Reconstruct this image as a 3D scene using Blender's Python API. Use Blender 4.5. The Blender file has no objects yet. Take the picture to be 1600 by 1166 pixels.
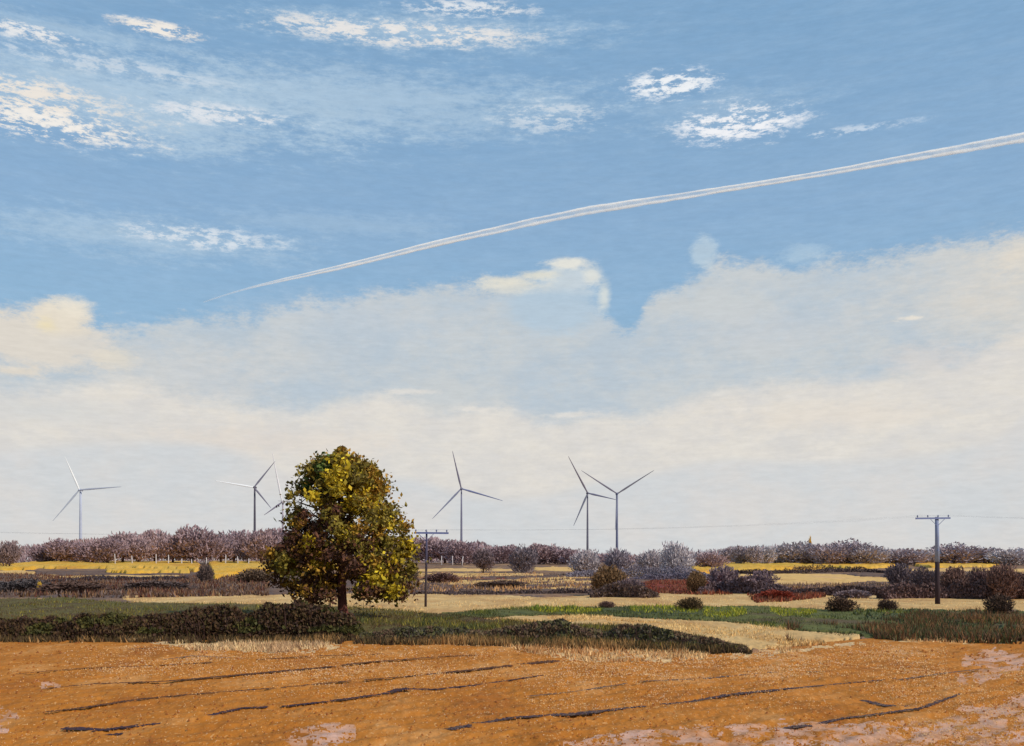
import bpy, math, random
import numpy as np
from mathutils import Vector, Matrix
random.seed(7)
R = math.radians
scene = bpy.context.scene
col = scene.collection
F, HOR, H = 1500.0, 875.0, 4.0          # focal length in photo pixels, horizon row, eye height

# ------------------------------------------------------------------ camera
cam_d = bpy.data.cameras.new("camera")
cam = bpy.data.objects.new("camera", cam_d)
col.objects.link(cam)
cam.location = (0, 0, H)
cam.rotation_euler = (R(90), 0, 0)
cam_d.sensor_width = 36
cam_d.lens = 36 * F / 1600
cam_d.shift_y = (HOR - 583) / 1600
cam_d.clip_start = 0.2
cam_d.clip_end = 30000
scene.camera = cam

# ------------------------------------------------------------------ colour
def lin1(c):
    c /= 255.0
    return c / 12.92 if c <= 0.04045 else ((c + 0.055) / 1.055) ** 2.4
def lin(r, g, b, k=1.0):
    return (lin1(r) * k, lin1(g) * k, lin1(b) * k, 1.0)

scene.view_settings.view_transform = 'Standard'
scene.view_settings.look = 'None'
scene.view_settings.exposure = 0
scene.view_settings.gamma = 1
scene.view_settings.use_curve_mapping = False

# ------------------------------------------------------------------ sun and sky
SUN_AZ, SUN_EL = R(122), R(36)            # azimuth clockwise from the view direction (+Y)
sd = bpy.data.lights.new("sun", 'SUN')
sd.energy = 3.4
sd.angle = R(0.5)
sd.color = (1.0, 0.93, 0.82)
sun = bpy.data.objects.new("sun", sd)
col.objects.link(sun)
sv = Vector((math.sin(SUN_AZ) * math.cos(SUN_EL), math.cos(SUN_AZ) * math.cos(SUN_EL), math.sin(SUN_EL)))
sun.rotation_euler = sv.to_track_quat('Z', 'Y').to_euler()
sun.location = (60, -10, 60)

world = bpy.data.worlds.new("World")
scene.world = world
world.use_nodes = True
W = world.node_tree
W.nodes.clear()
SKY_K = 0.1
def wn(t, **kw):
    n = W.nodes.new(t)
    for k, v in kw.items():
        setattr(n, k, v)
    return n
def wl(a, b):
    W.links.new(a, b)
def M(op, a, b=None, c=None, clamp=False):
    n = wn('ShaderNodeMath', operation=op, use_clamp=clamp)
    for i, v in enumerate((a, b, c)):
        if v is None:
            continue
        if isinstance(v, (int, float)):
            n.inputs[i].default_value = v
        else:
            wl(v, n.inputs[i])
    return n.outputs[0]
def SS(v, lo, hi):
    n = wn('ShaderNodeMapRange', interpolation_type='SMOOTHSTEP')
    wl(v, n.inputs[0])
    n.inputs[1].default_value = lo
    n.inputs[2].default_value = hi
    return n.outputs[0]
def MIX(f, a, b):
    n = wn('ShaderNodeMix', data_type='RGBA')
    if isinstance(f, (int, float)):
        n.inputs[0].default_value = f
    else:
        wl(f, n.inputs[0])
    for i, v in ((6, a), (7, b)):
        if isinstance(v, tuple):
            n.inputs[i].default_value = v
        else:
            wl(v, n.inputs[i])
    return n.outputs[2]
def SC(r, g, b):
    return lin(r, g, b, 1.0 / SKY_K)
tc = wn('ShaderNodeTexCoord')
DIR = tc.outputs['Generated']
sep = wn('ShaderNodeSeparateXYZ')
wl(DIR, sep.inputs[0])
dx, dy, dz = sep.outputs
AZ = M('ARCTAN2', dx, dy)
HL = M('SQRT', M('ADD', M('MULTIPLY', dx, dx), M('MULTIPLY', dy, dy)))
T = M('DIVIDE', dz, M('MAXIMUM', HL, 0.02))
cyl = wn('ShaderNodeCombineXYZ')
wl(M('DIVIDE', dx, M('MAXIMUM', HL, 0.02)), cyl.inputs[0])
wl(M('DIVIDE', dy, M('MAXIMUM', HL, 0.02)), cyl.inputs[1])
wl(M('MINIMUM', T, 4.0), cyl.inputs[2])
CYL = cyl.outputs[0]
def NOISE(scale, sz=1.0, detail=5.0, rough=0.55, sy=1.0, off=0.0):
    m = wn('ShaderNodeMapping')
    wl(CYL, m.inputs[0])
    m.inputs['Scale'].default_value = (1, 1, sz)
    m.inputs['Location'].default_value = (off, off * 0.7, off * 0.3)
    n = wn('ShaderNodeTexNoise')
    wl(m.outputs[0], n.inputs['Vector'])
    n.inputs['Scale'].default_value = scale
    n.inputs['Detail'].default_value = detail
    n.inputs['Roughness'].default_value = rough
    return n.outputs[0]
def paz(px):
    return math.atan((px - 800) / F)
def pt(px, py):
    return (HOR - py) / F * math.cos(paz(px))
n_big = NOISE(7, 1.6, 8, 0.66)
n_mid = NOISE(20, 1.8, 8, 0.72, off=3)
n_streak = NOISE(14, 5.0, 9, 0.74, off=9)
n_fine = NOISE(60, 2.5, 5, 0.75, off=5)
n_thread = NOISE(55, 5.0, 3, 0.65, off=1)
n_mix = M('ADD', M('MULTIPLY', n_mid, 0.55), M('MULTIPLY', n_fine, 0.45))
n_ragged = M('ADD', M('MULTIPLY', n_streak, 0.5), M('MULTIPLY', n_fine, 0.5))
def C0(n, k):
    return M('MULTIPLY', M('SUBTRACT', n, 0.5), k)
def blob(px, py, rx, ry, soft=0.5, namp=0.8, noise=None):
    """soft ragged patch of cloud, centred on a direction; returns 0..1"""
    a0, t0 = paz(px), pt(px, py)
    ra, rt = rx / F * math.cos(a0) ** 2, ry / F * math.cos(a0)
    ea = M('DIVIDE', M('SUBTRACT', AZ, a0), ra)
    et = M('DIVIDE', M('SUBTRACT', T, t0), rt)
    d = M('SQRT', M('ADD', M('MULTIPLY', ea, ea), M('MULTIPLY', et, et)))
    v = M('ADD', M('SUBTRACT', 1.0, d), C0(noise or n_mix, namp * 3.4))
    return SS(v, 0.0, soft)
def curve(points):
    """elevation tangent as a function of azimuth through given directions"""
    mr = wn('ShaderNodeMapRange')
    wl(AZ, mr.inputs[0])
    mr.inputs[1].default_value = -0.62
    mr.inputs[2].default_value = 0.62
    fc = wn('ShaderNodeFloatCurve')
    cv = fc.mapping.curves[0]
    pts = [((paz(px) + 0.62) / 1.24, pt(px, py)) for px, py in points]
    while len(cv.points) < len(pts):
        cv.points.new(0.5, 0.5)
    for p, (x, y) in zip(cv.points, pts):
        p.location = (x, y)
        p.handle_type = 'AUTO'
    fc.mapping.update()
    wl(mr.outputs[0], fc.inputs[1])
    return fc.outputs[0]
def below(cv, namp, soft, noise=None, n2=None, n2amp=0.0):
    v = M('ADD', M('SUBTRACT', cv, T), C0(noise or n_big, namp))
    if n2 is not None:
        v = M('ADD', v, C0(n2, n2amp))
    return SS(v, -soft, soft)

nish = wn('ShaderNodeTexSky', sky_type='NISHITA')
nish.sun_disc = False
nish.sun_elevation = SUN_EL
nish.sun_rotation = SUN_AZ
nish.air_density = 1.0
nish.dust_density = 0.6
nish.ozone_density = 1.5
ramp = wn('ShaderNodeValToRGB')
mr = wn('ShaderNodeMapRange')
wl(T, mr.inputs[0])
mr.inputs[1].default_value = 0.0
mr.inputs[2].default_value = 1.6
wl(mr.outputs[0], ramp.inputs[0])
e = ramp.color_ramp.elements
e[0].position, e[0].color = 0.0, lin(158, 188, 212)
e[1].position, e[1].color = 1.0, lin(92, 138, 188)
for p, c in ((0.15, (146, 184, 214)), (0.22, (142, 178, 212)), (0.34, (132, 172, 208))):
    q = ramp.color_ramp.elements.new(p)
    q.color = lin(*c)
vm = wn('ShaderNodeVectorMath', operation='SCALE')
wl(ramp.outputs[0], vm.inputs[0])
vm.inputs['Scale'].default_value = 1.0 / SKY_K
sky = MIX(0.85, nish.outputs[0], vm.outputs[0])
# slow mottling of the blue
sky = MIX(M('MULTIPLY', SS(n_streak, 0.35, 0.75), 0.28), sky, SC(162, 191, 218))
sky = MIX(M('MULTIPLY', SS(n_big, 0.55, 0.8), 0.30), sky, SC(120, 164, 204))
# high thin veils
for (px, py, rx, ry, k) in ((150, 145, 560, 100, .9), (560, 160, 480, 78, .7), (650, 50, 380, 44, .7), (250, 190, 420, 40, .5),
                            (100, 45, 330, 22, .60), (860, 165, 130, 45, .55), (230, 372, 340, 44, .7),
                            (520, 350, 300, 26, .30), (1130, 175, 200, 50, .4)):
    sky = MIX(M('MULTIPLY', blob(px, py, rx, ry, 0.9, 0.85, n_ragged), k), sky, SC(176, 200, 220))
# bright wisps
hi = SS(M('ADD', M('MULTIPLY', n_streak, 0.55), M('MULTIPLY', n_fine, 0.6)), 0.53, 0.62)
for (px, py, rx, ry, k, c) in ((20, 155, 220, 42, .95, (236, 228, 218)), (70, 195, 160, 24, .95, (240, 236, 230)),
                               (250, 46, 75, 12, 1, (238, 232, 224)), (620, 52, 240, 20, .9, (234, 230, 226)),
                               (740, 14, 110, 14, .9, (226, 230, 234)), (350, 182, 120, 16, .8, (228, 230, 234)),
                               (30, 46, 110, 14, .9, (232, 232, 232)), (310, 372, 130, 18, .75, (222, 228, 234)),
                               (150, 100, 220, 16, .5, (215, 222, 230)), (1050, 132, 75, 22, 1, (236, 240, 244)),
                               (1150, 192, 110, 30, 1, (238, 240, 244)), (1300, 208, 120, 7, .6, (220, 230, 240)),
                               (860, 180, 90, 26, .6, (214, 222, 230))):
    m = M('MULTIPLY', M('MULTIPLY', blob(px, py, rx * 1.15, ry * 1.3, 0.8, 0.9, n_ragged), hi), k)
    sky = MIX(m, sky, SC(*c))
# the great bank of cloud
b1 = curve(((-150, 470), (0, 490), (100, 505), (220, 510), (300, 492), (400, 492), (480, 476), (560, 462), (650, 450),
            (720, 446), (820, 450), (900, 462), (960, 500), (985, 512), (1010, 478), (1060, 448), (1120, 418), (1230, 420),
            (1300, 410), (1400, 402), (1500, 385), (1600, 372), (1750, 350)))
k1 = below(b1, 0.045, 0.010, n_big, n_mix, 0.075)
grey = MIX(SS(M('ADD', M('MULTIPLY', n_big, .6), M('MULTIPLY', n_mid, .4)), 0.40, 0.60), SC(187, 199, 209), SC(203, 207, 208))
sky = MIX(M('MULTIPLY', k1, 0.95), sky, grey)
# puffs standing above the bank
def puff(px, py, rx, ry, k, c, soft=0.5, namp=0.5):
    global sky
    sky = MIX(M('MULTIPLY', blob(px, py, rx, ry, soft, namp), k), sky, SC(*c))
puff(60, 530, 150, 62, .95, (222, 215, 204), .5, .45)
puff(95, 500, 70, 40, 1, (228, 219, 203), .6, .45)
puff(110, 480, 46, 22, .8, (234, 226, 210), .8, .6)
puff(72, 508, 30, 20, .6, (236, 221, 178), 1, .7)
puff(120, 535, 60, 22, .5, (212, 210, 206), 1, .7)
puff(180, 560, 50, 22, .7, (229, 219, 200), .8, .7)
puff(25, 580, 60, 14, .7, (232, 220, 202), .8, .7)
puff(300, 590, 200, 90, .55, (211, 210, 208), 1, .6)
puff(480, 560, 160, 60, .4, (206, 208, 208), 1, .6)
puff(865, 474, 96, 66, .9, (180, 200, 216), .5, .35)
puff(885, 436, 70, 34, .9, (200, 211, 218), .7, .5)
puff(800, 446, 74, 20, .85, (218, 218, 210), .8, .6)
puff(840, 430, 50, 12, .8, (226, 223, 208), .8, .6)
puff(890, 412, 46, 13, .95, (228, 227, 218), .7, .5)
puff(926, 430, 22, 20, .9, (222, 224, 218), .8, .4)
puff(944, 462, 15, 40, .85, (216, 221, 217), .9, .4)
puff(790, 440, 60, 13, .8, (226, 222, 208), .8, .5)
puff(870, 465, 60, 20, .6, (176, 197, 214), 1, .5)
puff(1100, 398, 26, 34, .7, (190, 208, 220), .7, .8)
puff(1250, 400, 60, 26, .55, (180, 203, 220), .8, .8)
puff(560, 500, 260, 60, .35, (198, 206, 214), 1, .6)
puff(1050, 420, 120, 46, .0, (150, 185, 212), 1, .6)
# pale warm body of the bank
b2 = curve(((-150, 600), (0, 610), (200, 600), (330, 625), (480, 640), (600, 618), (690, 650), (740, 642), (800, 640),
            (860, 658), (930, 645), (1000, 655), (1080, 628), (1180, 604), (1290, 596), (1400, 588), (1500, 560),
            (1600, 520), (1750, 500)))
k2 = below(b2, 0.026, 0.012, n_big, n_mix, 0.026)
warm = MIX(SS(n_mid, 0.35, 0.7), SC(221, 216, 210), SC(232, 225, 214))
sky = MIX(M('MULTIPLY', k2, 0.82), sky, warm)
puff(1450, 560, 120, 40, .6, (209, 207, 207), 1, .7)
puff(1200, 520, 200, 55, .5, (200, 205, 210), 1, .6)
puff(400, 690, 300, 40, .5, (224, 213, 202), 1, .7)
puff(60, 640, 240, 30, .4, (205, 210, 212), 1, .7)
puff(1300, 650, 260, 36, .5, (229, 219, 206), 1, .6)
puff(1540, 470, 260, 130, .75, (226, 216, 202), 1.6, .5)
puff(1590, 400, 90, 60, .7, (230, 219, 202), 1.2, .6)
puff(1420, 498, 30, 6, .7, (240, 230, 214), .8, .8)
for c in ((640, 612, 60, 7), (740, 640, 50, 7), (900, 648, 60, 6), (1150, 640, 30, 5), (1290, 716, 46, 5)):
    puff(*c, .6, (233, 227, 218), .8, .7)
# cool grey base down to the horizon
b3 = curve(((-150, 715), (0, 705), (200, 690), (350, 700), (500, 760), (640, 748), (720, 772), (830, 778), (930, 755),
            (1010, 742), (1100, 724), (1250, 722), (1400, 716), (1500, 702), (1570, 680), (1600, 650), (1750, 600)))
k3 = below(b3, 0.016, 0.007, n_big, n_mid, 0.014)
low = MIX(SS(n_big, 0.4, 0.65), SC(207, 211, 214), SC(215, 213, 211))
sky = MIX(M('MULTIPLY', k3, 0.9), sky, low)
# faint streaky texture in everything
tex = M('ADD', M('ADD', 1.0, C0(n_thread, 0.17)), C0(n_fine, 0.11))
vs = wn('ShaderNodeVectorMath', operation='SCALE')
wl(sky, vs.inputs[0])
wl(tex, vs.inputs['Scale'])
bg = wn('ShaderNodeBackground')
wl(vs.outputs[0], bg.inputs[0])
bg.inputs[1].default_value = SKY_K
wo = wn('ShaderNodeOutputWorld')
wl(bg.outputs[0], wo.inputs[0])

# ------------------------------------------------------------------ helpers
def tag(o, label=None, cat=None, group=None, kind=None):
    if label: o['label'] = label
    if cat: o['category'] = cat
    if group: o['group'] = group
    if kind: o['kind'] = kind
    return o
def empty(name, loc, rz=0.0):
    o = bpy.data.objects.new(name, None)
    o.empty_display_size = 0.3
    col.objects.link(o)
    o.location = loc
    o.rotation_euler = (0, 0, rz)
    return o
def mesh_np(name, verts, faces, mat=None, parent=None, colors=None, smooth=False, link=True):
    """verts (n,3) array, faces (m,k) array of equal-sided polygons, colors (m,3) or (n,3)"""
    verts = np.asarray(verts, dtype=np.float32)
    faces = np.asarray(faces, dtype=np.int32)
    m = bpy.data.meshes.new(name)
    nf, k = faces.shape
    m.vertices.add(len(verts))
    m.vertices.foreach_set('co', verts.ravel())
    m.loops.add(nf * k)
    m.loops.foreach_set('vertex_index', faces.ravel())
    m.polygons.add(nf)
    m.polygons.foreach_set('loop_start', np.arange(0, nf * k, k, dtype=np.int32))
    m.polygons.foreach_set('loop_total', np.full(nf, k, dtype=np.int32))
    if smooth:
        m.polygons.foreach_set('use_smooth', np.ones(nf, dtype=bool))
    m.update(calc_edges=True)
    if colors is not None:
        colors = np.asarray(colors, dtype=np.float32)
        a = m.color_attributes.new('tint', 'FLOAT_COLOR', 'CORNER')
        cc = np.repeat(colors, k, axis=0) if len(colors) == nf else colors[faces.ravel()]
        a.data.foreach_set('color', np.concatenate([cc, np.ones((len(cc), 1), np.float32)], axis=1).ravel().astype(np.float32))
    if mat: m.materials.append(mat)
    if not link: return m
    o = bpy.data.objects.new(name, m)
    col.objects.link(o)
    if parent: o.parent = parent
    return o
class MB:
    """collects quads/tris of tubes and boxes and links them as one mesh"""
    def __init__(s): s.v, s.f = [], []
    def tube(s, pts, rads, n=8, cap=True, flat=1.0, side=None):
        base = len(s.v)
        pts = [Vector(p) for p in pts]
        for i, p in enumerate(pts):
            d = (pts[min(i + 1, len(pts) - 1)] - pts[max(i - 1, 0)]).normalized()
            u = (Vector(side) if side else (Vector((0, 0, 1)) if abs(d.z) < 0.9 else Vector((1, 0, 0))))
            u = (u - d * u.dot(d)).normalized()
            w = d.cross(u)
            for k in range(n):
                a = 2 * math.pi * k / n
                s.v.append(p + u * (math.cos(a) * rads[i]) + w * (math.sin(a) * rads[i] * flat))
        for i in range(len(pts) - 1):
            for k in range(n):
                a, b = base + i * n + k, base + i * n + (k + 1) % n
                s.f.append((a, b, b + n, a + n))
        if cap:
            s.f.append(tuple(base + k for k in range(n))[::-1])
            s.f.append(tuple(base + (len(pts) - 1) * n + k for k in range(n)))
        return s
    def box(s, c, d, rot=None):
        base = len(s.v)
        for z in (-1, 1):
            for y in (-1, 1):
                for x in (-1, 1):
                    p = Vector((x * d[0] / 2, y * d[1] / 2, z * d[2] / 2))
                    if rot: p = rot @ p
                    s.v.append(p + Vector(c))
        for q in ((0, 2, 3, 1), (4, 5, 7, 6), (0, 1, 5, 4), (2, 6, 7, 3), (0, 4, 6, 2), (1, 3, 7, 5)):
            s.f.append(tuple(base + i for i in q))
        return s
    def mesh(s, name, mat=None, smooth=False):
        m = bpy.data.meshes.new(name)
        m.from_pydata([tuple(p) for p in s.v], [], s.f)
        if smooth:
            for p in m.polygons: p.use_smooth = True
        if mat: m.materials.append(mat)
        return m
    def build(s, name, mat=None, parent=None, smooth=False):
        o = bpy.data.objects.new(name, s.mesh(name, mat, smooth))
        col.objects.link(o)
        if parent: o.parent = parent
        return o

# value noise on arrays
_rng = np.random.default_rng(11)
_lat = _rng.random((257, 257)).astype(np.float32)
def vnoise(x, y):
    xi, yi = np.floor(x).astype(int), np.floor(y).astype(int)
    fx, fy = x - xi, y - yi
    fx, fy = fx * fx * (3 - 2 * fx), fy * fy * (3 - 2 * fy)
    a = _lat[xi % 256, yi % 256]; b = _lat[(xi + 1) % 256, yi % 256]
    c = _lat[xi % 256, (yi + 1) % 256]; d = _lat[(xi + 1) % 256, (yi + 1) % 256]
    return (a * (1 - fx) + b * fx) * (1 - fy) + (c * (1 - fx) + d * fx) * fy
def fbm(x, y, o=4, g=0.5):
    s, t, w = 0, 0, 1.0
    for i in range(o):
        s = s + w * vnoise(x * 2 ** i + 17.3 * i, y * 2 ** i + 5.1 * i); t += w; w *= g
    return s / t - 0.5

# terrain: level field, a shallow dip, then land rising gently to the woods
_ky = np.array([0, 80, 120, 190, 330, 500, 700, 1200, 12000.])
_kz = np.array([0, 0, -.3, -.3, .9, 2.3, 2.9, 3.1, 3.1])
_ty = np.exp(np.linspace(0, math.log(12000), 1500))
_tz = np.interp(_ty, _ky, _kz)
_tz = np.convolve(np.pad(_tz, 30, mode='edge'), np.hanning(61) / np.hanning(61).sum(), mode='valid')
def gz(y): return np.interp(y, _ty, _tz)
_tpy = HOR + (H - _tz) * F / _ty                      # photo row of each table entry (falls with distance)
def y_of(py): return np.interp(-np.asarray(py, float), -_tpy, _ty)
def ground(px, py):
    y = float(y_of(py))
    return Vector(((px - 800) / F * y, y, float(gz(y))))

# ------------------------------------------------------------------ materials
def mat_base(name):
    m = bpy.data.materials.new(name)
    m.use_nodes = True
    nt = m.node_tree
    b = nt.nodes['Principled BSDF']
    b.inputs['Roughness'].default_value = 0.9
    b.inputs['Specular IOR Level'].default_value = 0.15
    return m, nt, b
def ground_mat(name, cols, s1=0.6, s2=7.0, bump=0.5, bdist=0.05, stretch=(1, 1, 1), rot=0.0, fine=0.35, fleck=None, fk=0.6):
    """soil / crop: up to four colours mixed by coarse and fine noise"""
    m, nt, b = mat_base(name)
    N, L = nt.nodes, nt.links
    t = N.new('ShaderNodeTexCoord'); mp = N.new('ShaderNodeMapping')
    mp.inputs['Scale'].default_value = stretch
    mp.inputs['Rotation'].default_value = (0, 0, rot)
    L.new(t.outputs['Object'], mp.inputs[0])
    def noise(sc, d=5, r=.6):
        n = N.new('ShaderNodeTexNoise'); L.new(mp.outputs[0], n.inputs['Vector'])
        n.inputs['Scale'].default_value = sc; n.inputs['Detail'].default_value = d; n.inputs['Roughness'].default_value = r
        return n.outputs[0]
    n1, n2 = noise(s1, 6, .65), noise(s2, 5, .7)
    rp = N.new('ShaderNodeValToRGB'); L.new(n1, rp.inputs[0])
    k = len(cols)
    rp.color_ramp.elements[0].position = .36; rp.color_ramp.elements[0].color = lin(*cols[0])
    rp.color_ramp.elements[1].position = .64; rp.color_ramp.elements[1].color = lin(*cols[-1])
    for i in range(1, k - 1):
        q = rp.color_ramp.elements.new(.36 + .28 * i / (k - 1)); q.color = lin(*cols[i])
    c = rp.outputs[0]
    r2 = N.new('ShaderNodeMapRange'); L.new(n2, r2.inputs[0])
    r2.inputs[1].default_value = .3; r2.inputs[2].default_value = .7
    r2.inputs[3].default_value = 1 - fine; r2.inputs[4].default_value = 1 + fine
    sc = N.new('ShaderNodeVectorMath'); sc.operation = 'SCALE'
    L.new(c, sc.inputs[0]); L.new(r2.outputs[0], sc.inputs['Scale'])
    c = sc.outputs[0]
    if fleck:
        n3 = noise(s2 * 2.3, 3, .6)
        r3 = N.new('ShaderNodeMapRange'); L.new(n3, r3.inputs[0])
        r3.inputs[1].default_value = .60; r3.inputs[2].default_value = .68; r3.inputs[4].default_value = fk
        mx = N.new('ShaderNodeMix'); mx.data_type = 'RGBA'
        L.new(r3.outputs[0], mx.inputs[0]); L.new(c, mx.inputs[6]); mx.inputs[7].default_value = lin(*fleck)
        c = mx.outputs[2]
    L.new(c, b.inputs['Base Color'])
    if bump:
        bp = N.new('ShaderNodeBump'); bp.inputs['Strength'].default_value = bump; bp.inputs['Distance'].default_value = bdist
        L.new(n2, bp.inputs['Height']); L.new(bp.outputs[0], b.inputs['Normal'])
    return m
def tint_mat(name, k=(1, 1, 1), transl=0.0, rough=.85):
    """colour comes from the leaf's own 'tint' times a constant"""
    m, nt, b = mat_base(name)
    N, L = nt.nodes, nt.links
    a = N.new('ShaderNodeAttribute'); a.attribute_name = 'tint'
    mu = N.new('ShaderNodeVectorMath'); mu.operation = 'MULTIPLY'
    L.new(a.outputs['Color'], mu.inputs[0]); mu.inputs[1].default_value = k
    L.new(mu.outputs[0], b.inputs['Base Color'])
    b.inputs['Roughness'].default_value = rough
    if transl:
        tr = N.new('ShaderNodeBsdfTranslucent'); L.new(mu.outputs[0], tr.inputs[0])
        mx = N.new('ShaderNodeMixShader'); mx.inputs[0].default_value = transl
        L.new(b.outputs[0], mx.inputs[1]); L.new(tr.outputs[0], mx.inputs[2])
        L.new(mx.outputs[0], N['Material Output'].inputs[0])
    return m
def plain(name, c, rough=.8, var=.25, scale=3.0, metal=0.0, stretch=(1, 1, 1)):
    m, nt, b = mat_base(name)
    N, L = nt.nodes, nt.links
    t = N.new('ShaderNodeTexCoord'); mp = N.new('ShaderNodeMapping'); mp.inputs['Scale'].default_value = stretch
    L.new(t.outputs['Object'], mp.inputs[0])
    n = N.new('ShaderNodeTexNoise'); L.new(mp.outputs[0], n.inputs['Vector']); n.inputs['Scale'].default_value = scale
    n.inputs['Detail'].default_value = 4
    mx = N.new('ShaderNodeMix'); mx.data_type = 'RGBA'
    L.new(n.outputs[0], mx.inputs[0])
    l = lin(*c)
    mx.inputs[6].default_value = tuple(v * (1 - var) for v in l[:3]) + (1,)
    mx.inputs[7].default_value = tuple(min(1, v * (1 + var)) for v in l[:3]) + (1,)
    L.new(mx.outputs[2], b.inputs['Base Color'])
    b.inputs['Roughness'].default_value = rough
    b.inputs['Metallic'].default_value = metal
    return m

G = {
 'ploughed_field': ground_mat('orange_plough_soil', [(164, 97, 34), (176, 107, 36), (184, 114, 42), (198, 134, 70)], .35, 5, .5, .06, (1, .45, 1), R(-38), .16, (228, 180, 122), .5),
 'pale_soil_patch': ground_mat('pale_lilac_soil', [(184, 122, 74), (198, 148, 116), (202, 160, 140)], .9, 9, .4, .04, (1, 1, 1), 0, .12, (184, 110, 54), .9),
 'dry_grass_margin': ground_mat('dry_margin_grass', [(200, 150, 95), (216, 180, 128), (196, 160, 120)], .6, 6, .6, .08, (1, .4, 1), 0, .25, (190, 120, 60), .8),
 'grass_bank': ground_mat('rough_bank_grass', [(84, 62, 46), (96, 82, 46), (106, 94, 50), (88, 78, 44)], .25, 3, .7, .2, (1, .5, 1), 0, .35),
 'stubble_field': ground_mat('golden_stubble', [(186, 140, 88), (204, 162, 104), (216, 178, 120)], .22, 2.2, .6, .12, (1, .35, 1), R(10), .18),
 'green_meadow': ground_mat('meadow_grass', [(74, 80, 52), (84, 88, 52), (98, 98, 48), (92, 76, 52)], .13, 1.5, .6, .15, (.6, .4, 1), 0, .3),
 'brown_meadow': ground_mat('brown_heath_grass', [(84, 64, 52), (96, 80, 54), (72, 84, 52), (110, 78, 56)], .35, 2, .6, .15, (.8, .4, 1), 0, .3),
 'fallow_field': ground_mat('fallow_brown', [(104, 76, 62), (146, 110, 80), (112, 90, 80), (180, 138, 92)], .09, .9, .5, .3, (1, .4, 1), 0, .25),
 'dark_heath': ground_mat('dark_heath', [(74, 54, 46), (116, 88, 72), (96, 80, 76), (140, 104, 70)], .22, 1.6, .5, .2, (1, .5, 1), 0, .3),
 'yellow_crop_field': ground_mat('yellow_crop', [(196, 142, 62), (222, 166, 54), (214, 168, 78), (204, 160, 52)], .05, .6, .8, .5, (1, .3, 1), 0, .16),
 'straw_strip_field': ground_mat('straw_strip', [(206, 156, 92), (222, 178, 108), (214, 168, 112)], .08, .8, .6, .3, (1, .4, 1), 0, .2),
 'red_earth_field': ground_mat('red_earth', [(122, 50, 38), (142, 62, 42), (116, 56, 48)], .12, 1.0, .6, .2, (1, .4, 1), 0, .25),
 'distant_plain': ground_mat('distant_plain', [(150, 132, 126), (172, 150, 128), (134, 126, 130)], .01, .1, 0, .3, (1, .3, 1), 0, .15),
}

# ------------------------------------------------------------------ the land
KEYS = list(G)
KI = {k: i for i, k in enumerate(KEYS)}
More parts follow.
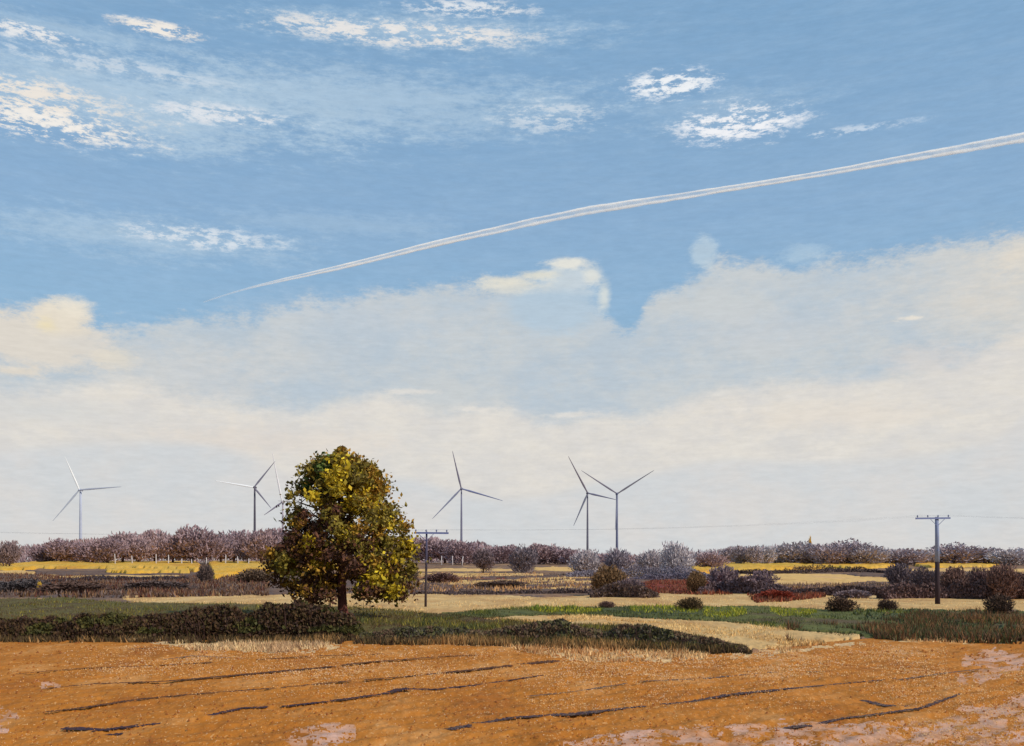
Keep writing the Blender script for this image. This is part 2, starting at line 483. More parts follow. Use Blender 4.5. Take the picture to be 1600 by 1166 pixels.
# (patch, [(photo column, upper row, lower row)...], edge wobble, extends left, extends right)
BANDS = [
 ('distant_plain', [(0, 0, 879.5), (1600, 0, 879.5)], .6, 1, 1),
 ('dark_heath', [(0, 893, 935), (200, 893, 935), (420, 893, 932), (640, 900, 926), (930, 900, 926)], 2, 1, 0),
 ('dark_heath', [(920, 895, 930), (1200, 900, 930), (1400, 895, 932), (1600, 893, 932)], 2, 0, 1),
 ('yellow_crop_field', [(0, 883, 892), (45, 881, 892), (60, 878.5, 889), (150, 878.5, 889), (290, 878.5, 890), (305, 879, 896), (313, 884, 890)], .8, 1, 0),
 ('yellow_crop_field', [(165, 893.5, 896), (200, 893, 898), (240, 894, 897), (296, 893, 897)], .8, 0, 0),
 ('straw_strip_field', [(60, 899, 905), (120, 900, 904), (200, 899, 903), (290, 900, 902)], .9, 0, 0),
 ('yellow_crop_field', [(326, 880, 884), (334, 878.5, 908), (350, 878.5, 904), (370, 878.5, 899), (440, 878.5, 893), (560, 880, 890)], 1.2, 0, 0),
 ('straw_strip_field', [(640, 898, 903), (680, 896, 903), (800, 897, 901), (850, 897, 900)], 1.2, 0, 0),
 ('straw_strip_field', [(835, 887, 891), (860, 886, 892), (900, 887, 893), (915, 889, 891)], .8, 0, 0),
 ('straw_strip_field', [(660, 905, 909), (760, 908, 911), (920, 900, 904), (925, 900, 903)], 1.3, 0, 0),
 ('straw_strip_field', [(700, 913, 915), (800, 913, 917), (925, 908, 912)], 1.2, 0, 0),
 ('straw_strip_field', [(700, 920, 922), (800, 921, 924), (930, 917, 920)], 1.2, 0, 0),
 ('straw_strip_field', [(972, 898, 899), (978, 892, 905), (1000, 894, 904), (1010, 898, 900)], .8, 0, 0),
 ('yellow_crop_field', [(1080, 890, 894), (1092, 884, 899), (1130, 881.5, 894), (1250, 882, 891), (1292, 884, 889)], .7, 0, 0),
 ('yellow_crop_field', [(1280, 883, 888), (1330, 880.5, 889), (1380, 881, 888), (1400, 883, 886)], .7, 0, 0),
 ('yellow_crop_field', [(1428, 882, 885), (1455, 880, 888), (1540, 879.5, 887), (1562, 880, 885)], .7, 0, 0),
 ('straw_strip_field', [(1590, 890, 900), (1600, 890, 902), (1700, 890, 900)], .8, 0, 1),
 ('straw_strip_field', [(1192, 902, 906), (1210, 897, 914), (1300, 897, 916), (1340, 901, 911), (1392, 903, 908)], 1.3, 0, 0),
 ('straw_strip_field', [(0, 893, 896), (30, 892, 899), (55, 894, 898)], 1, 1, 0),
 ('straw_strip_field', [(640, 890, 893), (720, 889, 893), (800, 890, 893)], .8, 0, 0),
 ('straw_strip_field', [(655, 908, 912), (700, 910, 914), (900, 906, 909)], 1.2, 0, 0),
 ('straw_strip_field', [(1100, 899, 903), (1150, 898, 904), (1190, 899, 902)], 1, 0, 0),
 ('straw_strip_field', [(1300, 903, 908), (1400, 905, 910), (1460, 906, 909)], 1.4, 0, 0),
 ('straw_strip_field', [(1400, 889, 892), (1500, 888, 893), (1600, 889, 894)], 1, 0, 1),
 ('red_earth_field', [(640, 903, 905), (700, 902, 905), (790, 904, 906)], 1, 0, 0),
 ('red_earth_field', [(985, 917, 922), (1020, 907, 927), (1090, 907, 930), (1165, 912, 929), (1180, 916, 944), (1230, 920, 942), (1290, 922, 934), (1310, 928, 930)], 1.5, 0, 0),
 ('stubble_field', [(193, 932, 938), (210, 926, 944), (300, 926, 946), (430, 930, 950), (560, 928, 958), (640, 927, 960), (700, 930, 962),
                    (780, 931, 964), (850, 934, 954), (940, 932, 949), (1000, 926, 948), (1080, 929, 950), (1175, 927, 950), (1185, 940, 950),
                    (1230, 940, 952), (1250, 930, 953), (1303, 932, 953), (1312, 945, 950), (1326, 932, 955), (1378, 932, 955), (1386, 940, 950), (1396, 932, 955),
                    (1460, 935, 954), (1480, 930, 962), (1548, 932, 960), (1556, 944, 950), (1572, 935, 950), (1600, 930, 960)], 1.8, 0, 1),
 ('green_meadow', [(660, 962, 972), (720, 958, 972), (820, 952, 964), (950, 950, 965), (1100, 950, 972), (1200, 950, 982), (1300, 954, 996), (1430, 954, 997), (1600, 958, 998)], 1.6, 0, 1),
 ('brown_meadow', [(1310, 950, 958), (1400, 958, 975), (1440, 956, 996), (1600, 960, 1000)], 6, 0, 1),
 ('grass_bank', [(0, 937, 998), (100, 936, 998), (200, 943, 998), (400, 946, 1001), (560, 950, 1001), (700, 962, 1003), (760, 968, 1005), (850, 976, 1007),
                 (1000, 985, 1012), (1100, 1000, 1018), (1165, 1014, 1019)], 2.2, 1, 0),
 ('stubble_field', [(755, 969, 970), (800, 965, 972), (860, 963, 975), (940, 964, 978), (1000, 968, 986), (1100, 972, 1000), (1160, 976, 1016), (1220, 984, 1014), (1270, 990, 1008), (1345, 994, 1003)], 1.8, 0, 0),
 ('ploughed_field', [(0, 998, 9999), (560, 1001, 9999), (800, 1006, 9999), (1000, 1013, 9999), (1170, 1020, 9999), (1230, 1011, 9999), (1300, 1003, 9999), (1360, 997, 9999), (1420, 994, 9999), (1600, 1000, 9999)], 2.2, 1, 1),
 ('dry_grass_margin', [(100, 999, 1000), (230, 1000, 1003), (300, 1001, 1016), (380, 1004, 1018), (480, 1006, 1020), (560, 1008, 1012)], 3, 0, 0),
 ('dry_grass_margin', [(560, 1000, 1002), (790, 1006, 1010), (850, 1008, 1026), (950, 1012, 1038), (1080, 1018, 1030), (1180, 1016, 1028), (1240, 1014, 1020), (1400, 997, 1004), (1600, 1000, 1004)], 4, 0, 1),
 ('pale_soil_patch', [(445, 1152, 1160), (480, 1136, 1175), (520, 1130, 1175), (556, 1132, 1150)], 8, 0, 0),
 ('pale_soil_patch', [(880, 1160, 1170), (950, 1145, 9999), (1080, 1136, 9999), (1250, 1128, 9999), (1370, 1130, 9999), (1450, 1125, 9999), (1500, 1108, 9999), (1600, 1088, 9999)], 9, 0, 1),
 ('pale_soil_patch', [(1495, 1055, 1062), (1510, 1020, 1070), (1550, 1015, 1060), (1600, 1018, 1040)], 10, 0, 1),
 ('pale_soil_patch', [(0, 1098, 1150), (14, 1110, 1140), (30, 1118, 1124)], 5, 1, 0),
 ('pale_soil_patch', [(55, 1066, 1074), (75, 1064, 1078), (95, 1068, 1074)], 5, 0, 0),
]
RAISE = {'yellow_crop_field': .9, 'stubble_field': .10, 'green_meadow': .15, 'grass_bank': .12, 'brown_meadow': .2,
         'straw_strip_field': .2, 'dark_heath': .25, 'fallow_field': .1, 'red_earth_field': .15, 'dry_grass_margin': 0}

rows = np.concatenate([np.array([8000, 5000, 3600, 2800, 2300, 2000, 1800, 1650, 1540, 1450, 1380, 1320, 1280, 1245, 1220, 1205]),
                       np.arange(1195, 1040, -.8), np.arange(1040, 900, -.7), np.arange(900, 879, -.3)])
ys = np.concatenate([y_of(rows), np.array([620, 700, 850, 1100, 1500, 2200, 3500, 6000, 11000.])])
cols_px = np.concatenate([np.array([-9000, -6000, -4200, -3000, -2200, -1700, -1300, -1000, -800, -620, -480, -370, -280]), np.arange(-200, -40, 8.),
                          np.arange(-40, 1641, 1.8), np.arange(1648, 1800, 8.),
                          np.array([1880, 1970, 2080, 2220, 2400, 2600, 2900, 3300, 3800, 4600, 5800, 7600, 10600])])
nr, nc = len(ys), len(cols_px)
YY, PX = np.meshgrid(ys, cols_px, indexing='ij')
XX = (PX - 800) / F * YY
ZZ = gz(YY)
PY = HOR + (H - ZZ) * F / YY
cPX = (PX[:-1, :-1] + PX[1:, 1:]) / 2
cPY = (PY[:-1, :-1] + PY[1:, 1:]) / 2
cX = (XX[:-1, :-1] + XX[1:, 1:]) / 2
cY = (YY[:-1, :-1] + YY[1:, 1:]) / 2
lab = np.full(cPX.shape, KI['fallow_field'])
for bi, (nm, pts, wob, el, er) in enumerate(BANDS):
    p = np.array(pts, float)
    top = np.interp(cPX, p[:, 0], p[:, 1]); bot = np.interp(cPX, p[:, 0], p[:, 2])
    # ragged edges: noise along the ground
    n1 = fbm(cPX / 22 + bi * 13.7, cPY / 6 + bi * 3.1, 4, .65) * 2
    n2 = fbm(cPX / 22 + bi * 7.7 + 50, cPY / 6 + bi * 5.9, 4, .65) * 2
    mask = (cPY > top + n1 * wob) & (cPY < bot + n2 * wob)
    if nm in ('pale_soil_patch', 'dry_grass_margin', 'brown_meadow'):
        mask &= fbm(cPX / 20 + bi * 3, cPY / 7, 5, .75) > (-.04 if nm != 'dry_grass_margin' else -.02)
    if not el: mask &= cPX >= p[0, 0]
    if not er: mask &= cPX <= p[-1, 0]
    lab[mask] = KI[nm]
# relief of the ploughed land: ridges running away to the right, clods and a few deep furrows
FD = Vector((math.sin(R(52)), math.cos(R(52)))).normalized()          # direction the plough went
acr = XX * FD.y - YY * FD.x
alo = XX * FD.x + YY * FD.y
acr_w = acr + fbm(alo / 9, acr / 9, 3) * 1.2
near = np.clip((52 - YY) / 8, 0, 1)
clod = fbm(XX * 2.2, YY * 2.2, 4, .6) * .13 + fbm(XX * .5, YY * .5, 2) * .14
ridge = np.sin(acr_w * 2 * math.pi / .95) * .022
disp = near * (clod + ridge)
disp += (1 - near) * fbm(XX / 6, YY / 14, 3) * np.clip(YY / 400, .12, 1.0) * .55
vid = np.arange(nr * nc).reshape(nr, nc)
quads = np.stack([vid[:-1, :-1], vid[:-1, 1:], vid[1:, 1:], vid[1:, :-1]], axis=-1)
base_v = np.stack([XX, YY, ZZ + disp], axis=-1).reshape(-1, 3)
FIELD_LABEL = {}
for k in KEYS:
    q = quads[lab == KI[k]]
    if len(q) == 0: continue
    use, inv = np.unique(q.ravel(), return_inverse=True)
    v = base_v[use].copy()
    cnt = np.bincount(inv, minlength=len(use))
    r_ = RAISE.get(k, 0)
    if r_:
        inner = cnt == 4
        tx = fbm(v[:, 0] * 1.3 / np.maximum(v[:, 1] / 60, .6), v[:, 1] * .5, 3, .7)
        v[inner, 2] += (r_ * (1 + 1.2 * tx[inner]))
    o = mesh_np(k, v, inv.reshape(-1, 4), G[k], smooth=True)
    tag(o, kind='structure')
# the same country carrying on behind the viewer, lower than the fields it meets
s_ = 12000
g = MB(); g.v = [Vector(p) for p in ((-s_, -s_, -1.4), (s_, -s_, -1.4), (s_, s_, -1.4), (-s_, s_, -1.4))]; g.f = [(0, 1, 2, 3)]
tag(g.build('ground', G['fallow_field']), kind='structure')

# ------------------------------------------------------------------ soil clods along the furrows
clod_dark = tint_mat('dark_turned_soil')
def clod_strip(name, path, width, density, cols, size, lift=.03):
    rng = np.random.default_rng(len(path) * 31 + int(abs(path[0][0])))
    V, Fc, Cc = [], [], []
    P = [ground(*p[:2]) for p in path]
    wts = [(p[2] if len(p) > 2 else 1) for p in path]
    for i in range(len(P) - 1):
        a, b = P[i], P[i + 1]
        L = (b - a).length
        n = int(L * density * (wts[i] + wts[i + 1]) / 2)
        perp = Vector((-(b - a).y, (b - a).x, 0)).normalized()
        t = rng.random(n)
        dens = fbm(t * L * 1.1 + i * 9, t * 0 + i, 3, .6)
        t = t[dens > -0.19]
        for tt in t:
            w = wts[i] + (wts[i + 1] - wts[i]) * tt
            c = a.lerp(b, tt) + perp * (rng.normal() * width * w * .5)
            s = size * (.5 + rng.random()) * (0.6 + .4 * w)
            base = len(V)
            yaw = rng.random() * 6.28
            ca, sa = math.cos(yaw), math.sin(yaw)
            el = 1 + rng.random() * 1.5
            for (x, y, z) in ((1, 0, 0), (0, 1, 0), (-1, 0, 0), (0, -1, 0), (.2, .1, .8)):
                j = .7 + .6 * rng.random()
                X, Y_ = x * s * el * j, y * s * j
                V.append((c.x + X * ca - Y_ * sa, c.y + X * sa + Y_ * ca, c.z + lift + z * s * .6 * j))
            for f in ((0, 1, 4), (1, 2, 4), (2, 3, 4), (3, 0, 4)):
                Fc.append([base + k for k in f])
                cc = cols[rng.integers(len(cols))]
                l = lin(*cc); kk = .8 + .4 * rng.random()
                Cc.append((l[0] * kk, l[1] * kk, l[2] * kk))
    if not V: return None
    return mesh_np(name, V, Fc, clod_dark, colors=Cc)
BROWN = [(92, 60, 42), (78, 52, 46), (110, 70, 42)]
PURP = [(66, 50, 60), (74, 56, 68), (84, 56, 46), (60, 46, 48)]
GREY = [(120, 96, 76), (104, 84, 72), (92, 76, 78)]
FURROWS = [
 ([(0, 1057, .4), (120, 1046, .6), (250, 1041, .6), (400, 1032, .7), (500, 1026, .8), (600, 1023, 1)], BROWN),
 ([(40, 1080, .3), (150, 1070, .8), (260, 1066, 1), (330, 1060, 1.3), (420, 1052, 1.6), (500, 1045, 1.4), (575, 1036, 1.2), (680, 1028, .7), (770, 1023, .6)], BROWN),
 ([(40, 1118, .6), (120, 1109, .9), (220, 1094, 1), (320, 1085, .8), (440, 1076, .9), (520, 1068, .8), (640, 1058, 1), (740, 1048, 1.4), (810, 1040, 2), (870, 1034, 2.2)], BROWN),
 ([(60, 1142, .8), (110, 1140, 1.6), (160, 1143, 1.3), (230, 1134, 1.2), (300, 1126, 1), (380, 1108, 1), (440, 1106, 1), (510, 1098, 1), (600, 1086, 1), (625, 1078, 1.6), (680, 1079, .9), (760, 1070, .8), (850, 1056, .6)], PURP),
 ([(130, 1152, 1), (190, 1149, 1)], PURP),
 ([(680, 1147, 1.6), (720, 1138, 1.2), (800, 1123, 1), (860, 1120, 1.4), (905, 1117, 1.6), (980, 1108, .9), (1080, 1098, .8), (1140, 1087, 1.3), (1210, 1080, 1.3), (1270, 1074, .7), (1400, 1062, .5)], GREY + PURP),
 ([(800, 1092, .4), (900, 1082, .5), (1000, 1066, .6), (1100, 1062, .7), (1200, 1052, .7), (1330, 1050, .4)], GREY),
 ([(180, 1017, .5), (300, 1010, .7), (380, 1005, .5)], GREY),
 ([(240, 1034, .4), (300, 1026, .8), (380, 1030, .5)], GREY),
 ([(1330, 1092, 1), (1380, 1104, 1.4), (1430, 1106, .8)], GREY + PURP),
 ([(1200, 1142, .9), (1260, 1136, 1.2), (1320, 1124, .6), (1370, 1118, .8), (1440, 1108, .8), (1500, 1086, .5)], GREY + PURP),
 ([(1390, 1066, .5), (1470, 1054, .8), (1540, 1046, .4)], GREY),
]
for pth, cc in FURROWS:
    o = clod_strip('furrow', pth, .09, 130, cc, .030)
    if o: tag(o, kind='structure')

# pale crumbs, chalk bits and straw lying on the plough
def crumbs(n, seed, zones, cols, smin, smax):
    rng = np.random.default_rng(seed)
    V, Fc, Cc = [], [], []
    k = 0
    while k < n:
        z = zones[rng.integers(len(zones))]
        px = z[0] + (z[1] - z[0]) * rng.random(); py = z[2] + (z[3] - z[2]) * rng.random()
        y = float(y_of(py)); x = (px - 800) / F * y
        if vnoise(np.array([x * .7]), np.array([y * .35]))[0] < rng.random() * .9: continue
        k += 1
        s = (smin + (smax - smin) * rng.random() ** 2) * (y / 28)
        b = len(V); yaw = rng.random() * 6.28
        for i in range(3):
            a = yaw + i * 2.09 + rng.normal() * .3
            V.append((x + math.cos(a) * s * 1.3, y + math.sin(a) * s, 0.0 + .02))
        V.append((x, y, s * 1.1 + .03))
        l = lin(*cols[rng.integers(len(cols))])
        for f in ((0, 1, 3), (1, 2, 3), (2, 0, 3)):
            Fc.append([b + i for i in f]); Cc.append(l[:3])
    V = np.array(V)
    V[:, 2] += np.clip((52 - V[:, 1]) / 8, 0, 1) * (fbm(V[:, 0] * 2.2, V[:, 1] * 2.2, 4, .6) * .13 + fbm(V[:, 0] * .5, V[:, 1] * .5, 2) * .14)
    return V, Fc, Cc
Z = [(-200, 1800, 1005, 1175), (560, 1250, 1008, 1060), (850, 1300, 1010, 1060), (1180, 1480, 1010, 1060), (300, 760, 1020, 1090),
     (100, 560, 1010, 1060), (820, 1300, 1020, 1110), (1350, 1600, 1050, 1166)]
V, Fc, Cc = crumbs(26000, 3, Z, [(232, 186, 130), (222, 162, 96), (214, 172, 138), (206, 138, 74)], .008, .022)
o = mesh_np('pale_crumbs', V, Fc, clod_dark, colors=Cc)
tag(o, 'pale crumbs of chalk and straw scattered over the orange ploughed field', 'crumbs', kind='stuff')
V, Fc, Cc = crumbs(4000, 5, Z[:1], [(160, 92, 40), (146, 82, 40), (172, 102, 46)], .012, .045)
o = mesh_np('soil_clods', V, Fc, clod_dark, colors=Cc)
tag(o, 'brown clods of turned soil lying all over the ploughed field', 'soil', kind='stuff')

# ------------------------------------------------------------------ blades and leaves
def leaf_cloud(pts, size, rng, aspect=1.6, up=0.0, out=None):
    """one four-sided leaf per point; returns verts, faces. up 0..1 pulls leaves upright"""
    n = len(pts)
    d = rng.normal(size=(n, 3)); d[:, 2] += up * 4
    d /= np.linalg.norm(d, axis=1)[:, None]
    e = rng.normal(size=(n, 3))
    e -= d * (e * d).sum(1)[:, None]; e /= np.linalg.norm(e, axis=1)[:, None]
    s = (size * (.6 + .8 * rng.random(n)))[:, None] if np.isscalar(size) else (size * (.6 + .8 * rng.random(n)))[:, None]
    a = pts - d * s * aspect * .5; c = pts + d * s * aspect * .5
    b = pts + e * s * .5 - d * s * .1; f = pts - e * s * .5 - d * s * .1
    V = np.stack([a, b, c, f], axis=1).reshape(-1, 3)
    return V, np.arange(n * 4).reshape(-1, 4)
def palette(n, cols, rng, var=.25):
    L_ = np.array([lin(*c)[:3] for c in cols])
    return L_[rng.integers(len(cols), size=n)] * (1 + var * (rng.random((n, 1)) * 2 - 1))
leaf_mat = tint_mat('leaf', transl=.15, rough=.7)
twig_mat = tint_mat('twig')

# rough grass and brambles on the bank
def blades(n, seed, bandpts, cols, h, w, el, er, noise_cut=0.0):
    rng = np.random.default_rng(seed)
    p = np.array(bandpts, float)
    px = rng.uniform(p[0, 0] if not el else -900, p[-1, 0] if not er else 2500, n)
    t, b = np.interp(px, p[:, 0], p[:, 1]), np.interp(px, p[:, 0], p[:, 2])
    py = t + (b - t) * rng.random(n)
    y = y_of(py); x = (px - 800) / F * y
    nn = fbm(x / 2.5, y / 5, 3, .6)
    keep = nn > noise_cut - .5
    px, py, x, y, nn = px[keep], py[keep], x[keep], y[keep], nn[keep]
    n = len(x)
    hh = h * (.5 + rng.random(n)) * (1 + nn * 1.5)
    ww = w * (.6 + .8 * rng.random(n))
    z = gz(y) - .02
    a = rng.random(n) * 3.14
    V = np.stack([np.stack([x - np.cos(a) * ww, y - np.sin(a) * ww, z], 1), np.stack([x + np.cos(a) * ww, y + np.sin(a) * ww, z], 1),
                  np.stack([x + rng.normal(size=n) * hh * .3, y + rng.normal(size=n) * hh * .3, z + hh], 1)], 1).reshape(-1, 3)
    L_ = np.array([lin(*c)[:3] for c in cols])
    idx = np.clip(((nn * 2.2 + .5 + rng.normal(size=n) * .22) * len(cols)).astype(int), 0, len(cols) - 1)
    return V, np.arange(n * 3).reshape(-1, 3), L_[idx] * (1 + .25 * rng.normal(size=(n, 1)).clip(-1.5, 1.5))
B = {b[0]: b for b in BANDS}
V, Fc, Cc = blades(95000, 21, [b for b in BANDS if b[0] == 'grass_bank'][0][1], [(92, 66, 48), (94, 74, 46), (98, 84, 46), (112, 98, 48), (146, 132, 54), (86, 88, 48)], .26, .04, 1, 0)
o = mesh_np('bank_grass', V, Fc, leaf_mat, colors=Cc)
tag(o, 'rough green and olive grass growing on the bank below the tree', 'grass', kind='stuff')
V, Fc, Cc = blades(60000, 22, [b for b in BANDS if b[0] == 'green_meadow'][0][1], [(98, 84, 56), (88, 84, 54), (74, 80, 54), (78, 88, 56), (90, 96, 52), (116, 116, 50)], .24, .05, 0, 1)
o = mesh_np('meadow_grass', V, Fc, leaf_mat, colors=Cc)
tag(o, 'bright green grass strip between the two golden stubble fields', 'grass', kind='stuff')
for i_, bp in enumerate(([(830, 954, 958), (860, 951, 962), (905, 952, 962), (940, 955, 959)], [(985, 952, 958), (1010, 949, 962), (1060, 950, 962), (1090, 955, 960)],
                         [(1098, 952, 968), (1130, 952, 970), (1165, 956, 964)], [(1205, 952, 960), (1225, 953, 968), (1250, 955, 966), (1275, 957, 962)])):
    V, Fc, Cc = blades(1100, 60 + i_, bp, [(150, 150, 44), (166, 160, 50), (176, 168, 54), (112, 128, 52)], .32, .07, 0, 0)
    o = mesh_np('reed_clump', V, Fc, leaf_mat, colors=Cc)
    tag(o, ('yellow green grass patch at the left end of the green strip', 'yellow green grass patch below the red earth', 'yellow green grass patch right of the small brown bush',
            'yellow green grass patch at the start of the darker green')[i_], 'grass patch', kind='stuff')
V, Fc, Cc = blades(60000, 71, [(0, 897, 934), (200, 905, 936), (420, 900, 932)], [(78, 58, 50), (106, 82, 68), (122, 102, 94), (140, 106, 76), (96, 60, 48)], .55, .16, 1, 0, .35)
o = mesh_np('heather', V, Fc, leaf_mat, colors=Cc)
tag(o, 'dark brown heather covering the rough ground behind the bank at the left', 'heather', kind='stuff')
V, Fc, Cc = blades(9000, 72, [(640, 896, 927), (930, 897, 927)], [(104, 78, 74), (128, 96, 78), (116, 98, 98), (190, 146, 100)], .45, .14, 0, 0, .42)
o = mesh_np('heather', V, Fc, leaf_mat, colors=Cc)
tag(o, 'brown heather in strips between the straw fields in the middle', 'heather', kind='stuff')
V, Fc, Cc = blades(40000, 73, [(1180, 917, 930), (1390, 914, 932), (1410, 896, 932), (1600, 895, 932)], [(112, 84, 76), (130, 104, 94), (146, 118, 106), (180, 140, 96)], .5, .15, 0, 1, .4)
o = mesh_np('heather', V, Fc, leaf_mat, colors=Cc)
tag(o, 'mauve brown heather behind the long stubble field at the right', 'heather', kind='stuff')
V, Fc, Cc = blades(9000, 74, [(990, 917, 924), (1020, 908, 928), (1090, 908, 931), (1165, 913, 930), (1180, 918, 944), (1230, 922, 942), (1290, 923, 934)],
                   [(112, 58, 46), (132, 68, 50), (108, 72, 60), (130, 90, 66), (140, 76, 54)], .4, .14, 0, 0, .3)
o = mesh_np('russet_growth', V, Fc, leaf_mat, colors=Cc)
tag(o, 'loose russet growth over the red earth right of the olive shrub', 'weeds', kind='stuff')
V, Fc, Cc = blades(26000, 75, [(0, 995, 1004), (560, 998, 1007), (800, 1002, 1011), (1000, 1008, 1017), (1175, 1018, 1024)],
                   [(74, 54, 42), (80, 62, 44), (88, 74, 46), (104, 84, 54), (160, 122, 76)], .28, .035, 1, 0, .42)
o = mesh_np('hedge_foot_grass', V, Fc, leaf_mat, colors=Cc)
tag(o, 'mixed dead and olive grass along the foot of the bramble hedges', 'grass', kind='stuff')
V, Fc, Cc = blades(52000, 23, [(1230, 984, 1004), (1330, 978, 1003), (1430, 962, 1002), (1600, 960, 1006)], [(104, 76, 56), (112, 84, 60), (84, 88, 54), (132, 92, 60)], .4, .05, 0, 1, .45)
o = mesh_np('heath_grass', V, Fc, leaf_mat, colors=Cc)
tag(o, 'brown rough grass at the far right edge of the ploughed field', 'grass', kind='stuff')
V1, F1, C1 = blades(15000, 24, BANDS[-6][1], [(214, 176, 120), (226, 190, 136), (190, 140, 90)], .16, .03, 0, 1, .5)
V2, F2, C2 = blades(8000, 25, BANDS[-7][1], [(214, 176, 120), (226, 196, 146), (196, 160, 120)], .16, .03, 0, 0, .5)
o = mesh_np('dry_grass', np.concatenate([V1, V2]), np.concatenate([F1, F2 + len(V1)]), leaf_mat, colors=np.concatenate([C1, C2]))
tag(o, 'straw pale dry grass fringe along the edge of the ploughed field', 'grass', kind='stuff')
for sd_, (bnd, n_) in enumerate((([b for b in BANDS if b[0] == 'stubble_field'][0][1], 30000), ([b for b in BANDS if b[0] == 'stubble_field'][1][1], 16000))):
    V, Fc, Cc = blades(n_, 26 + sd_, bnd, [(190, 142, 88), (214, 172, 108), (224, 186, 124), (234, 200, 138)], .17, .05, 0, 1 - sd_, .42)
    o = mesh_np('stubble', V, Fc, leaf_mat, colors=Cc)
    tag(o, ('cut golden stubble standing in the long field behind the tree' if sd_ == 0 else 'cut golden stubble on the tongue of field beside the ploughed land'), 'stubble', kind='stuff')

# low bramble hedge along the foot of the bank: ragged, its shadow side painted in as dark brown
def hedge(name, pts, n, seed, cols, label, hcols=None, depth=1.8, leaf=.12, hcut=.05):
    """pts: (column, base row, height m)"""
    rng = np.random.default_rng(seed)
    p = np.array(pts, float)
    px = rng.uniform(p[0, 0], p[-1, 0], n)
    y0 = y_of(np.interp(px, p[:, 0], p[:, 1]))
    x = (px - 800) / F * y0
    hm = np.interp(px, p[:, 0], p[:, 2])
    bush = fbm(x / 2.2, y0 * 0 + 3, 4, .6)
    hm = hm * (1 + 1.3 * bush)
    t = rng.random(n) ** .75
    dpt = rng.random(n)
    y = y0 + dpt * depth * (1 + .6 * fbm(x / 3, y0 * 0 + 9, 2))
    z = gz(y) + t * hm * np.sqrt(np.clip(1 - (dpt * 2 - 1) ** 2, .15, 1))
    P = np.stack([x, y, z], 1)
    V, Fc = leaf_cloud(P, leaf, rng, 1.5, .35)
    Cc = palette(n, cols, rng, .3)
    if hcols:
        k = (t > .72) & (fbm(x / 1.3, z * 2, 3) > hcut)
        Cc[k] = palette(k.sum(), hcols, rng, .3)
    e_ = empty(name, (0, 0, 0))
    mesh_np('foliage', V, Fc, leaf_mat, e_, colors=Cc)
    # woody stems
    m = MB()
    for q in range(0, n, max(1, n // 260)):
        bx, by = float(x[q]), float(y[q])
        hh = float(hm[q])
        m.tube([(bx, by, float(gz(by))), (bx + rng.normal() * .1, by, float(gz(by)) + hh * .5), (bx + rng.normal() * .25, by + rng.normal() * .2, float(gz(by)) + hh)],
               [.022, .015, .006], 4, False)
    tag(m.build('stem', WOOD, e_), kind='stuff')
    tag(e_, label, 'hedge')
    return e_
WOOD = plain('dark_bark', (78, 56, 50), .9, .35, 6)
DK = [(76, 54, 42), (86, 64, 46), (66, 50, 42), (92, 70, 46), (84, 72, 44)]
hedge('bramble_hedge', [(-900, 1001, 1.5), (0, 1001, 1.5), (60, 1000, 1.35), (150, 1003, 1.6), (260, 1000, 1.4), (380, 1001, 1.5), (480, 1001, 1.6), (545, 1001, 1.4), (562, 1000, .5)],
      115000, 5, DK, 'bramble hedge with shade painted dark brown along the field edge left of the tree', [(76, 74, 42), (90, 84, 42)])
hedge('bramble_hedge', [(560, 1002, .35), (640, 1002, .6), (760, 1003, .65), (800, 1004, .95), (860, 1006, 1.0), (960, 1009, .95), (1040, 1012, .7), (1120, 1017, .5), (1175, 1021, .15)],
      34000, 6, [(112, 88, 66), (124, 102, 78), (104, 78, 66), (108, 98, 68)], 'olive bramble hedge tapering out beside the golden stubble right of the tree', [(96, 92, 56), (88, 80, 66)])

